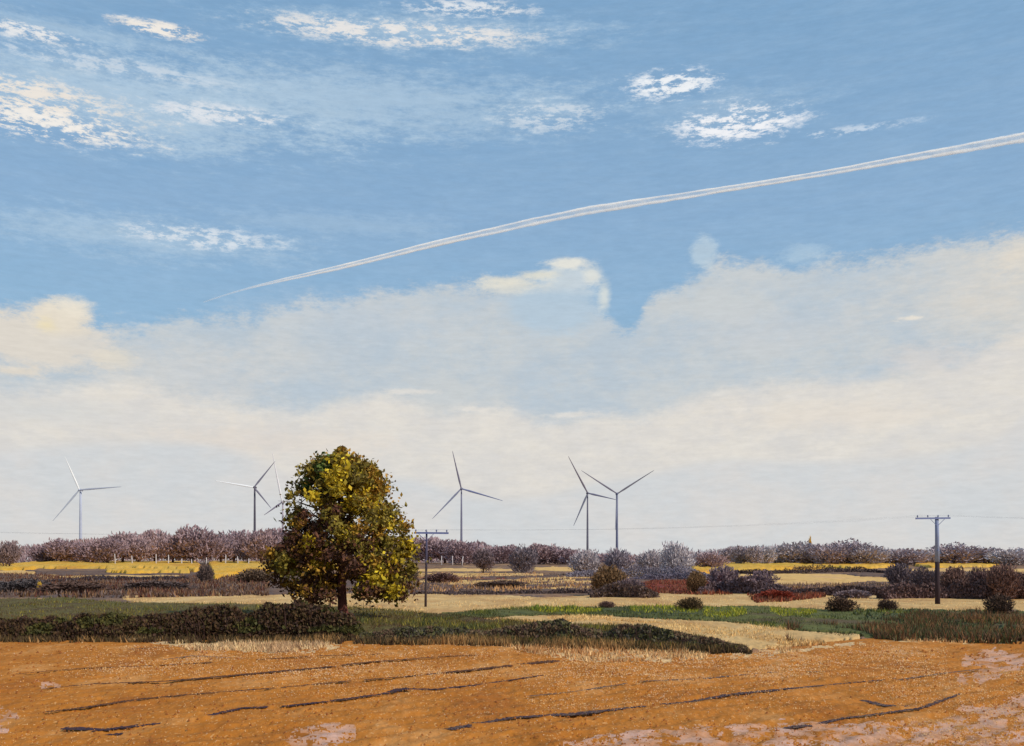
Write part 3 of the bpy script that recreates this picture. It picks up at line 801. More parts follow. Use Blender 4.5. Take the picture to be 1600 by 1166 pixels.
# ------------------------------------------------------------------ the big tree
def limb_path(a, b, sag, k, rng):
    return [a.lerp(b, i / k) + Vector((rng.normal() * .07, rng.normal() * .07, math.sin(i / k * math.pi) * sag)) * (1 if 0 < i < k else 0) for i in range(k + 1)]
def big_tree():
    base = ground(537, 968)
    e_ = empty('autumn_tree', base)
    S = base.y / F                              # metres per photo pixel at the tree
    rng = np.random.default_rng(42)
    def P(px, py, d=0.0):
        return Vector(((px - 537) * S, d, (968 - py) * S + 0))
    tm = MB()
    tm.tube([P(537, 972), P(536, 964), P(535, 945), P(534, 915), P(535, 885), P(534, 860), P(532, 820), P(530, 780), P(528, 740)],
            [.52, .40, .31, .29, .27, .22, .16, .10, .03], 14)
    for a in range(5):
        an = a * 1.3 + .3
        tm.tube([Vector((math.cos(an) * .15, math.sin(an) * .15, .45)), Vector((math.cos(an) * .5, math.sin(an) * .5, .1)), Vector((math.cos(an) * .95, math.sin(an) * .95, -.08))], [.16, .12, .03], 6)
    tk = tm.build('trunk', plain('red_brown_bark', (104, 62, 54), .9, .5, 5, stretch=(3, 3, .6)), e_, True)
    ends = []
    for i in range(26):
        h0 = 885 - i * 5.2
        an = i * 2.4
        ln = (2.6 + rng.random() * 2.0) * (1 - .5 * i / 26)
        a = P(534, h0)
        b = a + Vector((math.cos(an) * ln, math.sin(an) * ln * .9, (1.2 + rng.random() * 1.6) * (1 - .85 * i / 26)))
        pth = limb_path(a, b, .25, 4, rng)
        m = MB(); m.tube(pth, [.13 * (1 - .5 * i / 26), .10 * (1 - .5 * i / 26), .07 * (1 - .5 * i / 26), .045, .015], 7)
        for j in range(4):
            q = pth[2].lerp(pth[4], rng.random())
            r_ = q + Vector((rng.normal() * .9, rng.normal() * .9, (.3 + rng.random() * .9) * (1 - .8 * i / 26)))
            m.tube([q, q.lerp(r_, .5) + Vector((0, 0, .08)), r_], [.035, .022, .008], 5, False)
        m.build('branch', WOOD, e_, True)
    # crown: clumps of leaves inside the outline of the tree
    out = np.array([  # row, left, right
        (705, 524, 536), (715, 512, 540), (722, 486, 570), (732, 474, 588), (746, 460, 602), (770, 446, 616), (790, 444, 622), (810, 442, 630),
        (830, 440, 636), (850, 424, 645), (870, 416, 650), (890, 418, 652), (905, 422, 654), (920, 430, 650), (934, 446, 638), (944, 500, 600)], float)
    nclump = 600
    clumps = []
    while len(clumps) < nclump:
        py = rng.uniform(704, 938)
        l, r_ = np.interp(py, out[:, 0], out[:, 1]), np.interp(py, out[:, 0], out[:, 2])
        l, r_ = l + (9 if py < 825 else 3), r_ - (1 if py < 830 else 6)
        hw, cx = (r_ - l) / 2 * S, (l + r_) / 2
        rr = rng.random() ** .42
        an = rng.random() * 6.283
        x, d = math.cos(an) * rr * hw, math.sin(an) * rr * min(hw, 4.6)
        px = cx + x / S
        # keep a hollow under the crown round the trunk, and ragged holes
        if py > 902 and abs(px - 540) < 20 and abs(d) < 3.6: continue
        if py > 905 and rng.random() < .35: continue
        hole = False
        for hx, hy, hr in ((495, 759, 8), (480, 783, 10), (525, 770, 6), (541, 786, 7), (552, 811, 8), (515, 803, 5), (488, 795, 6), (532, 841, 8),
                           (489, 828, 7), (470, 830, 6), (566, 818, 8), (600, 780, 7), (604, 832, 6), (478, 808, 6), (570, 838, 6)):
            if (px - hx) ** 2 + (py - hy) ** 2 < (hr + 3.5) ** 2: hole = True
        if hole and rng.random() < .97: continue
        clumps.append((px, py, d, rr))
    PP, CC, SZ = [], [], []
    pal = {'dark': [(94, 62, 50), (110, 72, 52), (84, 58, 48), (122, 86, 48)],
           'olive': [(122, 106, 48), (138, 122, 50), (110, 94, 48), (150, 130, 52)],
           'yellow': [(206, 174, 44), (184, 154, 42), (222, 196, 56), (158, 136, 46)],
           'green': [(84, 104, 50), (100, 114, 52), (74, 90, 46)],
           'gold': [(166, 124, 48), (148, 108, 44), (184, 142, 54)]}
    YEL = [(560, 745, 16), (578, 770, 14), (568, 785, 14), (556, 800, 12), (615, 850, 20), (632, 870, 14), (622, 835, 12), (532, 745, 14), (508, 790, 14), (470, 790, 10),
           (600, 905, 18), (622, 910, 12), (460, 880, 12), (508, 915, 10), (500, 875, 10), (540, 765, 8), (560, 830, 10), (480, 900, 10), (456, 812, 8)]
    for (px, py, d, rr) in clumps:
        # autumn leaf colours, with shade painted brown low left and light yellow at right
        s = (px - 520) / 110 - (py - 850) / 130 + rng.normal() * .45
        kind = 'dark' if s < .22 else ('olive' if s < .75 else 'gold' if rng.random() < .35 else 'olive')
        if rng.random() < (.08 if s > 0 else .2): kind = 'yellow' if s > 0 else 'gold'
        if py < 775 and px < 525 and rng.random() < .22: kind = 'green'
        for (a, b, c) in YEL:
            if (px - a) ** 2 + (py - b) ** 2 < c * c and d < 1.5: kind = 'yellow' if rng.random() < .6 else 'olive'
        n = int(70 + 60 * rng.random())
        r0 = .30 + .28 * rng.random()
        if rng.random() < .2: n, r0 = n // 3, r0 * 1.4
        if py < 722: n, r0 = 30, .24
        if px > 580 and py < 820: n = n // 2
        c = P(px, py, d)
        g_ = rng.normal(size=(n, 3)) * r0 * np.array([.62, .62, .52])
        PP.append(g_ + np.array([c.x, c.y, c.z]))
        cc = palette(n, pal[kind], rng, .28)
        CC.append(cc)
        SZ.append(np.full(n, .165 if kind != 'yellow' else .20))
    PP = np.concatenate(PP); CC = np.concatenate(CC); SZ = np.concatenate(SZ)
    keep = np.ones(len(PP), bool)
    for hx, hy, hr in ((495, 759, 7), (480, 783, 9), (525, 770, 5), (541, 786, 5), (552, 811, 6), (515, 803, 4), (488, 795, 4), (532, 841, 5), (489, 828, 5), (566, 818, 5), (600, 790, 5)):
        c = P(hx, hy)
        keep &= ((PP[:, 0] - c.x) / (hr * S * 1.1)) ** 2 + ((PP[:, 2] - c.z) / (hr * S * .8)) ** 2 > 1
    PP, CC, SZ = PP[keep], CC[keep], SZ[keep]
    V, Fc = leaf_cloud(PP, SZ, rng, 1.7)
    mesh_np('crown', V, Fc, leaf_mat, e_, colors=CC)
    tag(e_, 'large round autumn tree with yellow, olive and brown leaves standing alone on the bank', 'tree')
    return e_
big_tree()

# ------------------------------------------------------------------ bare winter trees and shrubs
def proto(kind, seed, n=1500):
    """unit tree about 1 high and 1 wide; returns (trunk mesh, crown mesh)"""
    rng = np.random.default_rng(seed)
    m = MB()
    low = {'round': .16, 'bush': .0, 'fan': .04, 'tall': .1}[kind]
    n = int(n * 1.5)
    m.tube([(0, 0, -.03), (0, 0, low + .1), (.01, 0, .55), (0, .01, .85)], [.035, .028, .018, .004], 6)
    for i in range(9):
        an = i * 2.4 + rng.random(); z = low + .05 + .04 * i
        r = .36 if kind != 'tall' else .2
        m.tube([(0, 0, z), (math.cos(an) * r * .5, math.sin(an) * r * .5, z + .16), (math.cos(an) * r, math.sin(an) * r, min(.92, z + .38))], [.016, .010, .003], 4, False)
    tm = m.mesh('trunk')
    u = rng.normal(size=(n, 3)); u /= np.linalg.norm(u, axis=1)[:, None]
    rad = rng.random(n) ** .45
    lump = 1 + .5 * fbm(u[:, 0] * 2.2 + seed, u[:, 1] * 2.2 + u[:, 2] * 2, 3, .6) * 2
    cz = low + (1 - low) / 2
    P = u * rad[:, None] * lump[:, None] * np.array([.46, .46, (1 - low) / 2])
    if kind in ('bush', 'fan'):
        P[:, 0:2] *= (1.0 if kind == 'bush' else 1.05)
        flat = P[:, 2] < 0
        P[flat, 2] *= 1.0
    if kind == 'tall':
        P[:, 0:2] *= .72
    root = np.array([0, 0, low * .5 if kind != 'bush' else -.1])
    P = P + np.array([0, 0, cz])
    d = P - root + rng.normal(size=(n, 3)) * .22
    d[:, 2] = np.abs(d[:, 2]) + .1
    d /= np.linalg.norm(d, axis=1)[:, None]
    L_ = (.045 + .07 * rng.random(n))[:, None]
    e = rng.normal(size=(n, 3)); e -= d * (e * d).sum(1)[:, None]; e /= np.linalg.norm(e, axis=1)[:, None]
    w = (.012 + .014 * rng.random(n))[:, None]
    A = P - d * L_ * .5 - e * w; Bv = P - d * L_ * .5 + e * w; Cv = P + d * L_ * .5 + e * w * .35; D = P + d * L_ * .5 - e * w * .35
    V = np.stack([A, Bv, Cv, D], 1).reshape(-1, 3)
    tint = (.85 + .3 * rng.random((n, 1))) * np.ones((1, 3))
    k = rng.random(n) < .04
    tint[k] *= 1.25
    cm = mesh_np('crown', V, np.arange(n * 4).reshape(-1, 4), None, colors=tint, link=False)
    return tm, cm
PROTO = {}
for kd in ('round', 'bush', 'fan', 'tall'):
    for i in range(3):
        PROTO[kd, i] = proto(kd, 100 + i * 7 + len(kd) * 31, 2300 if kd == 'bush' else 1700)
for t_, c_ in PROTO.values():
    t_.materials.append(WOOD); c_.materials.append(twig_mat)
_tm = {}
def twig_colour(c):
    if c not in _tm: _tm[c] = tint_mat('twigs_%d_%d_%d' % c, lin(*c)[:3], .0)
    return _tm[c]
def bare_tree(px, basepy, wpx, hpx, kind, c, label, name='bare_tree', group=None, var=None, Y=None, cat='tree', trunkc=None):
    if Y is None:
        b = ground(px, basepy)
    else:
        b = Vector(((px - 800) / F * Y, Y, float(gz(Y))))
        hpx = hpx + (HOR + (H - b.z) * F / Y - basepy)
    s = b.y / F
    e_ = empty(name, b, random.random() * 6.28)
    e_.scale = (wpx * s, wpx * s, hpx * s)
    v = var if var is not None else random.randrange(3)
    tm, cm = PROTO[kind, v]
    for nm, me in (('trunk', tm), ('crown', cm)):
        o = bpy.data.objects.new(nm, me)
        col.objects.link(o)
        o.parent = e_
        if nm == 'crown':
            o.material_slots[0].link = 'OBJECT'
            o.material_slots[0].material = twig_colour(c)
    tag(e_, label, cat, group)
    return e_
MAUVE, MAUVE2, PINK = (158, 134, 138), (150, 126, 130), (168, 142, 143)  # far wood mauves and greys lightened, painting distance haze into the twigs
GREYM, GREYL, DKM, OLB, DKB = (182, 170, 172), (196, 186, 188), (138, 118, 118), (124, 96, 68), (122, 94, 86)
ORD = 'first second third fourth fifth sixth seventh eighth ninth tenth eleventh twelfth thirteenth fourteenth fifteenth sixteenth seventeenth eighteenth nineteenth twentieth'.split()
# left wood: the crowns that stand out, one tree each
left = [(72, 886, 36, 34), (95, 886, 40, 44), (118, 884, 38, 36), (145, 884, 44, 38), (168, 884, 40, 42), (192, 884, 50, 52), (216, 884, 42, 44), (242, 884, 54, 54),
        (270, 884, 44, 46), (300, 884, 54, 60), (322, 884, 40, 50), (345, 884, 40, 46), (366, 884, 46, 54), (388, 884, 36, 44), (408, 884, 44, 56), (432, 884, 50, 56),
        (460, 884, 50, 50), (640, 886, 46, 46), (668, 886, 50, 46), (695, 886, 50, 42), (722, 886, 44, 40), (788, 886, 40, 34), (850, 886, 46, 36), (878, 886, 42, 30), (902, 886, 40, 26)]
for i, (px, b, w, h) in enumerate(left):
    mid = px > 600
    bare_tree(px, b, w * 1.45, h, 'round' if h > 40 else 'fan', random.choice([MAUVE, MAUVE2, PINK] if not mid else [PINK, MAUVE, PINK]),
              ('pinkish bare tree in the middle wood, %s to the right of the big tree' % ORD[i - 17]) if mid else ('mauve bare tree in the left wood, %s from its left end' % ORD[i]),
              group='bare trees of the far wood right of the big tree' if mid else 'bare trees of the far wood left of the big tree', Y=random.uniform(425, 500))
# woods behind them, seen as one mass
def wood_mass(name, pts, n, seed, cols, label, Y0, depth, ground_row=None):
    rng = np.random.default_rng(seed)
    p = np.array(pts, float)
    px = rng.uniform(p[0, 0], p[-1, 0], n)
    hpx = np.interp(px, p[:, 0], p[:, 1])
    y = Y0 + rng.random(n) * depth
    x = (px - 800) / F * y
    top = H + (HOR - hpx) / F * y
    top = top + (fbm(x / 9, x * 0 + seed, 4, .6)) * 7
    g0 = gz(y)
    z = g0 + (top - g0) * rng.random(n) ** .8
    P = np.stack([x, y, z], 1)
    V, Fc = leaf_cloud(P, np.full(n, .75), rng, 2.6, .8)
    V_c = palette(n, cols, rng, .22)
    o = mesh_np(name, V, Fc, twig_mat, colors=V_c)
    tag(o, label, 'wood', kind='stuff')
wood_mass('far_wood', [(-900, 850), (0, 862), (30, 858), (70, 855), (120, 848), (180, 842), (250, 838), (310, 838), (430, 842), (520, 845)], 30000, 3,
          [MAUVE, MAUVE2, PINK], 'long mauve wood on the skyline at the left', 520, 90)
wood_mass('far_wood', [(520, 848), (640, 846), (740, 850), (800, 860), (850, 862), (900, 866), (985, 870), (1060, 870)], 17000, 4,
          [PINK, MAUVE, (150, 124, 124)], 'pinkish mauve wood on the skyline behind the middle turbines', 520, 90)
wood_mass('far_wood', [(1060, 868), (1090, 864), (1130, 858), (1250, 852), (1350, 856), (1450, 864), (1520, 866), (1600, 864), (2400, 855)], 26000, 8,
          [GREYM, GREYL, MAUVE], 'grey violet wood on the skyline at the right', 520, 90)
bare_tree(15, 890, 40, 44, 'round', DKM, 'small dark round tree at the far left edge before the wood')
bare_tree(755, 897, 40, 38, 'round', (116, 100, 104), 'small grey round tree standing behind the stripy fields under the third turbine')
bare_tree(818, 896, 46, 42, 'fan', (128, 116, 122), 'dark tipped grey tree beside a smaller round one in mid distance')
bare_tree(915, 900, 52, 40, 'fan', GREYM, 'low grey tree directly below the left turbine of the close pair')
bare_tree(965, 900, 46, 42, 'fan', (150, 138, 146), 'low grey tree directly below the right turbine of the close pair')
bare_tree(1016, 900, 48, 40, 'fan', GREYM, 'short grey tree between the close pair of turbines and a taller one')
bare_tree(1056, 902, 54, 54, 'fan', GREYL, 'tallest pale grey tree right of the close pair of turbines')
bare_tree(1110, 890, 54, 26, 'fan', PINK, 'faint pinkish tree left of the right-hand grey row')
right = [(1140, 887, 24, 36), (1158, 887, 26, 38), (1178, 887, 24, 38), (1198, 887, 26, 38), (1218, 887, 26, 38), (1240, 887, 40, 46), (1270, 887, 36, 42), (1300, 887, 34, 40), (1328, 887, 46, 48),
         (1356, 887, 36, 38), (1385, 887, 36, 34), (1410, 887, 46, 34), (1440, 887, 40, 32), (1492, 887, 52, 42), (1520, 887, 36, 32), (1548, 887, 34, 36), (1580, 887, 40, 34), (1610, 887, 40, 36)]
for i, (px, b, w, h) in enumerate(right):
    bare_tree(px, b, w * 1.8, h * .86, 'tall' if w < 30 else 'fan', random.choice([GREYM, (168, 154, 158), GREYL, (174, 158, 162)]),
              'grey bare tree in the long right-hand row, %s from its left end' % ORD[i], group='bare trees of the right-hand row', Y=random.uniform(400, 450))
# scattered twiggy undergrowth between and hedges nearer by
def twig_bush(px, b, w, h, c, label, k='bush', name='shrub'):
    return bare_tree(px, b, w, h, k, c, label, name=name, cat='shrub')
twig_bush(322, 912, 26, 30, (104, 86, 80), 'brown shrub standing between the two yellow fields')
twig_bush(398, 912, 60, 22, (112, 92, 76), 'wide brown shrub against the left edge of the big tree')
twig_bush(952, 932, 62, 46, OLB, 'olive brown round shrub at the left end of the red earth')
twig_bush(985, 934, 56, 30, (124, 104, 106), 'low mauve shrub leaning against the olive brown one')
twig_bush(1088, 928, 34, 34, OLB, 'small olive shrub in the middle of the red earth')
twig_bush(1130, 922, 54, 36, (142, 122, 126), 'mauve grey shrub above the red earth')
twig_bush(1185, 928, 58, 34, (128, 106, 110), 'dark mauve shrub at the right end of the red earth')
twig_bush(1405, 918, 44, 36, (120, 104, 106), 'grey mauve shrub beside the tiny yellow one')
twig_bush(1445, 922, 44, 34, (116, 98, 98), 'mauve shrub just left of the right-hand pole')
twig_bush(1492, 936, 52, 48, DKB, 'dark brown shrub just right of the right-hand pole')
twig_bush(1530, 936, 40, 46, (120, 92, 88), 'narrow dark brown shrub between two wider ones at the right')
twig_bush(1565, 938, 60, 54, DKB, 'largest dark brown shrub at the right edge')
twig_bush(1606, 938, 34, 36, DKB, 'dark brown shrub cut by the right edge')
twig_bush(1335, 936, 60, 14, DKM, 'long low dark shrub before the long stubble field')
twig_bush(1418, 905, 12, 18, (222, 178, 50), 'tiny yellow shrub in the gap between yellow fields')
twig_bush(62, 930, 9, 20, (214, 176, 70), 'thin yellow sapling above the bank at the far left')
twig_bush(948, 952, 26, 12, DKB, 'tiny dark bush at the edge of the green strip')
twig_bush(1078, 956, 44, 22, (100, 80, 56), 'small brown bush between two pieces of stubble', 'fan')
twig_bush(1215, 938, 62, 16, (140, 62, 44), 'low russet shrub before the stubble')
twig_bush(1314, 958, 50, 24, (96, 74, 60), 'brown bush dividing the stubble left of the pole', 'fan')
twig_bush(1386, 957, 34, 20, (92, 72, 62), 'narrow brown bush dividing the stubble beside the pole', 'fan')
twig_bush(1562, 964, 44, 34, (92, 72, 60), 'tall brown bush dividing the stubble at the right', 'fan')
twig_bush(690, 912, 60, 16, (112, 84, 80), 'low brown shrub right of the left-hand pole')
twig_bush(640, 908, 30, 22, (104, 90, 76), 'small shrub peeping out at the right of the big tree')
twig_bush(780, 920, 90, 12, (98, 78, 70), 'long low brown shrub in the stripy fields')
for (px, b, w, h, c, l) in ((110, 930, 110, 20, (96, 74, 66), 'long low russet brown thicket above the left end of the bank'),
                            (30, 928, 90, 22, (92, 84, 84), 'grey brown thicket at the far left edge of the bank'),
                            (240, 924, 110, 16, (100, 84, 80), 'long low grey thicket below the left yellow field')):
    twig_bush(px, b, w, h, c, l, name='thicket')
# hedges running between the fields
def far_hedge(pts, n, seed, cols, label):
    hedge('field_hedge', pts, n, seed, cols, label, None, 2.5, .22)
far_hedge([(1090, 896, .4), (1200, 899, 1.6), (1260, 897, 2.2), (1330, 895, 1.8), (1385, 897, .8)], 7000, 31, [(76, 60, 60), (88, 74, 76), (66, 56, 60)], 'dark thin hedge below the right yellow field')
far_hedge([(1170, 930, .5), (1300, 932, .9), (1400, 932, 1.1), (1480, 932, 1.0), (1600, 934, 1.2), (1750, 934, 1.2)], 12000, 32, [(92, 74, 72), (80, 62, 60), (104, 84, 82)], 'dark brown hedge behind the long stubble field at the right')
far_hedge([(60, 912, .6), (150, 909, 1.1), (290, 908, .8)], 5000, 33, [(80, 66, 64), (92, 82, 88)], 'dark hedge under the left yellow field')
far_hedge([(640, 930, .2), (760, 930, .5), (930, 929, .6)], 4000, 34, [(92, 76, 78), (84, 68, 64), (110, 92, 84)], 'brown mauve hedge along the back of the middle stubble field')
far_hedge([(985, 908, .8), (1060, 906, 1.4), (1110, 906, .8)], 4500, 35, [(110, 104, 120), (126, 116, 128)], 'blue grey hedge above the red earth')
far_hedge([(1385, 938, .8), (1420, 937, 1.5), (1480, 937, 1.6), (1540, 938, 2.3), (1650, 938, 2.2)], 14000, 36, [(112, 86, 82), (100, 78, 74), (124, 98, 92)], 'tall brown hedge joining the dark shrubs at the right edge')
far_hedge([(1095, 930, .8), (1120, 928, 1.7), (1180, 930, 1.8), (1240, 930, .9)], 8000, 37, [(124, 102, 104), (138, 116, 118), (104, 82, 80)], 'mauve hedge joining the shrubs above the red earth')
far_hedge([(925, 936, .6), (950, 935, 1.7), (1000, 936, 1.4), (1030, 935, .5)], 6000, 38, [(116, 92, 76), (108, 90, 88), (96, 78, 66)], 'olive and mauve hedge at the left end of the red earth')
far_hedge([(885, 903, 1), (940, 903, 2.2), (1000, 903, 2.6), (1070, 904, 2.2), (1110, 902, .8)], 9000, 39, [(150, 140, 150), (164, 154, 162), (134, 126, 140)], 'pale blue grey hedge running below the round grey trees')
# a slim autumn poplar topping the right-hand row
bare_tree(1266, 886, 8, 45, 'tall', (216, 170, 66), 'slim yellow topped tree rising out of the right-hand grey row', name='poplar_tree', Y=470)
# white stems at the wood's foot
white = plain('birch_white', (205, 196, 194), .8, .1, 4)
stem_m = MB().tube([(0, 0, -.2), (.05, 0, 2), (0, .05, 4.0)], [.26, .22, .14], 6).mesh('birch_stem', white, True)
for i, (px, py) in enumerate([(180, 881), (207, 881), (244, 882), (263, 881), (284, 882), (300, 881), (322, 882), (352, 881), (372, 882), (388, 881), (690, 887), (707, 887), (722, 886), (746, 893)]):
    o = bpy.data.objects.new('birch_stem', stem_m); col.objects.link(o)
    Yb = 410
    o.location = ((px - 800) / F * Yb, Yb, float(gz(Yb)) - .1)
    o.rotation_euler = (random.uniform(-.08, .08), random.uniform(-.08, .08), random.random() * 6)
    o.scale = (1, 1, random.uniform(.7, 1.3))
    L_ = px < 600
    tag(o, 'white birch stem before the left wood, %s from the left' % ORD[i] if L_ else 'white birch stem before the wood right of the left-hand pole, %s from the left' % ORD[i - 10], 'tree stem',
        'white stems before the left wood' if L_ else 'white stems before the middle wood')

# ------------------------------------------------------------------ wind turbines
def turbine(hub, basepy, blades_, tc_, bcs, label, Y, trad=(2.0, 1.2), yaw=0.0, bw=1.5):
    hz = H + (HOR - hub[1]) / F * Y
    hx = (hub[0] - 800) / F * Y
    z0 = float(gz(Y))
    e_ = empty('wind_turbine', (hx, Y, z0))
    s = Y / F
    h = hz - z0
    mt = plain('turbine_tower_%d' % hub[0], tc_, .6, .12, .2)
    MB().tube([(0, 0, -1), (0, 0, h * .33), (0, 0, h * .66), (0, 0, h - 1.2)], [trad[0], trad[0] * .85, trad[0] * .7, trad[1]], 14).build('tower', mt, e_, True)
    MB().tube([(0, 6.5, h + .3), (0, 5.5, h + .3), (0, 0, h + .3), (0, -3.2, h + .2), (0, -3.6, h + .1)], [1.0, 1.9, 2.1, 1.8, 1.2], 10).build('nacelle', mt, e_, True)
    MB().tube([(0, -3.5, h), (0, -4.6, h), (0, -5.6, h), (0, -6.1, h)], [1.7, 1.6, 1.0, .2], 10).build('hub', mt, e_, True)
    for k, (bx, by) in enumerate(blades_):
        v = Vector(((bx - hub[0]) * s, -1.0, -(by - hub[1]) * s))
        L = v.length; d = v.normalized()
        side = d.cross(Vector((0, 1, 0))).normalized()
        pts, rad = [], []
        for t, r in ((0, .9), (.04, .9), (.10, .95), (.2, 1.25), (.35, 1.1), (.6, .8), (.85, .5), (.97, .32), (1, .08)):
            bend = math.sin(t * 1.5) * .012 * L
            pts.append(Vector((0, -4.4, h)) + d * (L * t) + side * bend + Vector((0, -1.6 * t * t, 0)))
            rad.append(r * bw * .8)
        c = bcs[k % len(bcs)]  # white entries paint sunlight into a lit blade's own colour
        MB().tube(pts, rad, 10, True, .38, tuple(side)).build('blade', plain('turbine_blade_%d_%d' % (hub[0], k), c, .5, .08, .2), e_, True)
    tag(e_, label, 'wind turbine', None)
BLG = (120, 122, 146)
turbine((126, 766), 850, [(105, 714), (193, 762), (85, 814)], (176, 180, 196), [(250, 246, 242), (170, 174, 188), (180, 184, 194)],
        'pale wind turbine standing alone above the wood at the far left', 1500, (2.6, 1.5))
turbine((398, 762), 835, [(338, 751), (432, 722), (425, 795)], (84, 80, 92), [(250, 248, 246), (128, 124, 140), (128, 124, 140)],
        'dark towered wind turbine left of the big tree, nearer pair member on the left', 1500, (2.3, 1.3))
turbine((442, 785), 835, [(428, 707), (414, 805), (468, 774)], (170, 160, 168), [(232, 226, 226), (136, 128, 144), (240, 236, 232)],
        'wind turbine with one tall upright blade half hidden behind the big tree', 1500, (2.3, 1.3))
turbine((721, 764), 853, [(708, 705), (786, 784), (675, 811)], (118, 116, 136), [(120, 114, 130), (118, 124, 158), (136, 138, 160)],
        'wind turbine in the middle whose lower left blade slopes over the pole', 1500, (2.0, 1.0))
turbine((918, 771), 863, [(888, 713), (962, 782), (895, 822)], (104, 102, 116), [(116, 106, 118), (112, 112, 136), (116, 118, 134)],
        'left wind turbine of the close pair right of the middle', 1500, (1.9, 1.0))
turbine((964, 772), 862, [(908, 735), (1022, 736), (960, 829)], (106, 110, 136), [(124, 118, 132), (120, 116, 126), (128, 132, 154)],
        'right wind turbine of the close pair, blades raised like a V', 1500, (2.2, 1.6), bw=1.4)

# ------------------------------------------------------------------ poles and lines
def pole(px, basepy, toppy, arm_l, arm_r, pc_top, pc_low, armc, label, tilt=0.0, r=.13):
    b = ground(px, basepy)
    s = b.y / F
    h = (basepy - toppy) * s
    e_ = empty('utility_pole', b, 0)
    e_.rotation_euler = (0, tilt, 0)
    lo = plain('pole_wood_low_%d' % px, pc_low, .9, .4, 3, stretch=(4, 4, .6))
    hi_ = plain('pole_wood_high_%d' % px, pc_top, .85, .3, 3, stretch=(4, 4, .6))
    MB().tube([(0, 0, -.3), (0, 0, h * .25), (.02, 0, h * .5)], [r * 1.1, r, r * .95], 10).build('pole_butt', lo, e_, True)
    MB().tube([(.02, 0, h * .5), (.03, 0, h * .8), (.02, 0, h + .12)], [r * .949, r * .85, r * .75], 10).build('pole', hi_, e_, True)
    al, ar = (arm_l - px) * s, (arm_r - px) * s
    am = plain('arm_%d' % px, armc, .8, .3, 4)
    MB().box(((al + ar) / 2, -.18, h), (ar - al, .12, .15)).build('crossarm', am, e_)
    for sg in (-1, 1):
        MB().tube([(sg * .06, -.14, h - .65), (sg * .62, -.2, h - .08)], [.022, .022], 6).build('brace', am, e_)
    n = 4
    ends = []
    for i in range(n):
        x = al + (ar - al) * (i + .18) / (n - .64)
        ins = MB().tube([(x, -.18, h + .07), (x, -.18, h + .13), (x, -.18, h + .16), (x, -.18, h + .24), (x, -.18, h + .30)], [.02, .03, .075, .06, .02], 8)
        ins.build('insulator', plain('insulator_%d_%d' % (px, i), (112, 118, 150), .3, .2, 4), e_, True)
        ends.append(b + Vector((x, -.18, h + .28)))
    MB().tube([(0, -r - .01, h * .62), (0, -r - .01, h * .64)], [.04, .04], 6).build('bolt', am, e_)
    tag(e_, label, 'utility pole')
    return ends
e1 = pole(665, 950, 833, 646, 700, (88, 84, 108), (72, 60, 60), (104, 112, 158), 'slim dark utility pole with blue crossarm just right of the big tree', .01, .10)
e2 = pole(1465, 946, 810, 1431, 1485, (140, 148, 176), (58, 46, 50), (128, 136, 176), 'thick pale topped utility pole with crossarm at the right', -.012, .21)
wire_m = plain('wire', (92, 92, 104), .6, .1, 3)
def wire(a, b, sag, label):
    pts, n = [], 40
    for i in range(n + 1):
        t = i / n
        p = a.lerp(b, t); p.z -= sag * 4 * t * (1 - t)
        pts.append(p)
    tag(MB().tube(pts, [.0018] * (n + 1), 5, False).build('power_wire', wire_m), label, 'wire', 'wires of the power line')
for i in range(4):
    WL = ('nearest', 'second nearest', 'second farthest', 'farthest')[0:0] or '%s thin grey power wire' % ('first', 'second', 'third', 'fourth')[i]
    wire(e1[i], e2[i], .45, WL + ' strung between the two poles, counted from the left insulator')
    wire(e2[i], e2[i] + Vector((48, 3, .2)), .5, WL + ' leaving the right-hand pole towards the right, counted from the left')
    wire(e1[i], e1[i] + Vector((-46, -3, .1)), .5, WL + ' running behind the big tree, counted from the left insulator')

# ------------------------------------------------------------------ vapour trail
def vapour(name, lo_a, hi_a):
    """thin cloud: see-through towards the rim of the trail (stored in the mesh) and where the noise is low"""
    m = bpy.data.materials.new(name)
    m.use_nodes = True
    nt = m.node_tree
    nt.nodes.clear()
    N, L = nt.nodes, nt.links
    tcn = N.new('ShaderNodeTexCoord'); mp = N.new('ShaderNodeMapping'); mp.inputs['Scale'].default_value = (.0008, .001, .006)
    mp.inputs['Rotation'].default_value = (0, R(12), 0)
    L.new(tcn.outputs['Object'], mp.inputs[0])
    nz = N.new('ShaderNodeTexNoise'); L.new(mp.outputs[0], nz.inputs['Vector']); nz.inputs['Scale'].default_value = 4; nz.inputs['Detail'].default_value = 5
    mr_ = N.new('ShaderNodeMapRange'); L.new(nz.outputs[0], mr_.inputs[0])
    mr_.inputs[1].default_value = .35; mr_.inputs[2].default_value = .65; mr_.inputs[3].default_value = lo_a; mr_.inputs[4].default_value = hi_a
    at = N.new('ShaderNodeAttribute'); at.attribute_name = 'tint'
    mu = N.new('ShaderNodeMath'); mu.operation = 'MULTIPLY'
    L.new(mr_.outputs[0], mu.inputs[0]); L.new(at.outputs['Fac'], mu.inputs[1])
    di = N.new('ShaderNodeBsdfDiffuse'); di.inputs[0].default_value = (.95, .94, .92, 1)
    tl = N.new('ShaderNodeBsdfTranslucent'); tl.inputs[0].default_value = (.95, .94, .92, 1)
    m2 = N.new('ShaderNodeMixShader'); m2.inputs[0].default_value = .3
    L.new(di.outputs[0], m2.inputs[1]); L.new(tl.outputs[0], m2.inputs[2])
    tr = N.new('ShaderNodeBsdfTransparent'); mx = N.new('ShaderNodeMixShader')
    L.new(mu.outputs[0], mx.inputs[0]); L.new(tr.outputs[0], mx.inputs[1]); L.new(m2.outputs[0], mx.inputs[2])
    L.new(mx.outputs[0], N.new('ShaderNodeOutputMaterial').inputs[0])
    return m
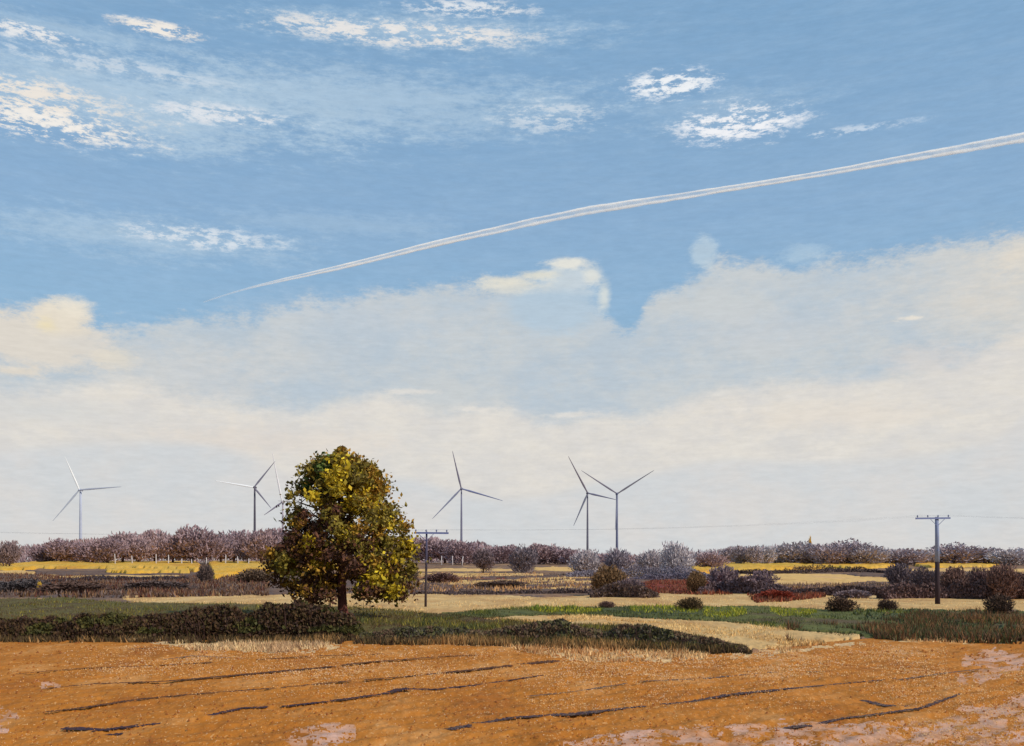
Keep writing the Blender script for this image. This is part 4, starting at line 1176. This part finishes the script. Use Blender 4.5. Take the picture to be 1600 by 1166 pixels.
TRAIL = np.array([(316, 473, .6), (350, 461, .9), (400, 447, 1.6), (440, 438, 3), (520, 420, 4.5), (600, 401, 5), (700, 376, 6), (800, 354, 7), (915, 329, 8), (1000, 316, 7),
            (1080, 304, 6), (1180, 288, 5.5), (1280, 272, 5.5), (1380, 254, 6.5), (1440, 243, 8), (1520, 229, 9), (1600, 214, 10), (1750, 186, 12), (2100, 120, 15)], float)
def strand(name, off, wk, wmin, mat, parent, seed, thick=.5):
    """off: where the strand lies across the trail, -1 lower edge, 1 upper edge"""
    V, Fc, A_, nseg = [], [], [], 16
    xs = np.linspace(318, 2090, 700)
    cy = np.interp(xs, TRAIL[:, 0], TRAIL[:, 1]); w = np.interp(xs, TRAIL[:, 0], TRAIL[:, 2]) * .74
    ker = np.hanning(41) / np.hanning(41).sum()
    cy = np.convolve(np.pad(cy, 20, mode='reflect', reflect_type='odd'), ker, 'valid'); w = np.convolve(np.pad(w, 20, mode='edge'), ker, 'valid')
    wob = fbm(xs / 60, xs * 0 + seed, 4, .6); wob2 = fbm(xs / 14, xs * 0 + seed + 9, 4, .7)
    for j, px in enumerate(xs):
        y = 5200.0 + (px - 316) * .6
        k = y / F
        r = (wmin + wk * w[j] * (1 + 1.1 * wob2[j])) * k
        c = Vector(((px - 800) * k, y, H + (HOR - cy[j] + w[j] * off * .75 * (1 + .5 * wob[j])) * k))
        for q in range(nseg):
            a = 2 * math.pi * q / nseg
            V.append((c.x - math.cos(a) * r * .18, c.y + math.sin(a) * r * thick, c.z + math.cos(a) * r))
            al = math.sin(a) ** 2 * min(1, max(.0, (px - 318) / 260 + .12))
            A_.append((al, al, al))
        if j:
            for q in range(nseg):
                p, t = (j - 1) * nseg + q, (j - 1) * nseg + (q + 1) % nseg
                Fc.append((p, t, t + nseg, p + nseg))
    return mesh_np(name, V, Fc, mat, parent, smooth=True, colors=A_)
tr_ = empty('vapour_trail', (0, 0, 0))
strand('veil', 0, .95, .3, vapour('vapour_veil', .12, .42), tr_, 3, .6)
vs_ = vapour('vapour_streak', .55, 1.0)
strand('streak', 1, .22, .6, vs_, tr_, 14, .6)
strand('streak', -1, .36, .8, vs_, tr_, 27, .6)
tag(tr_, 'long white vapour trail slanting up to the right across the blue sky', 'vapour trail')
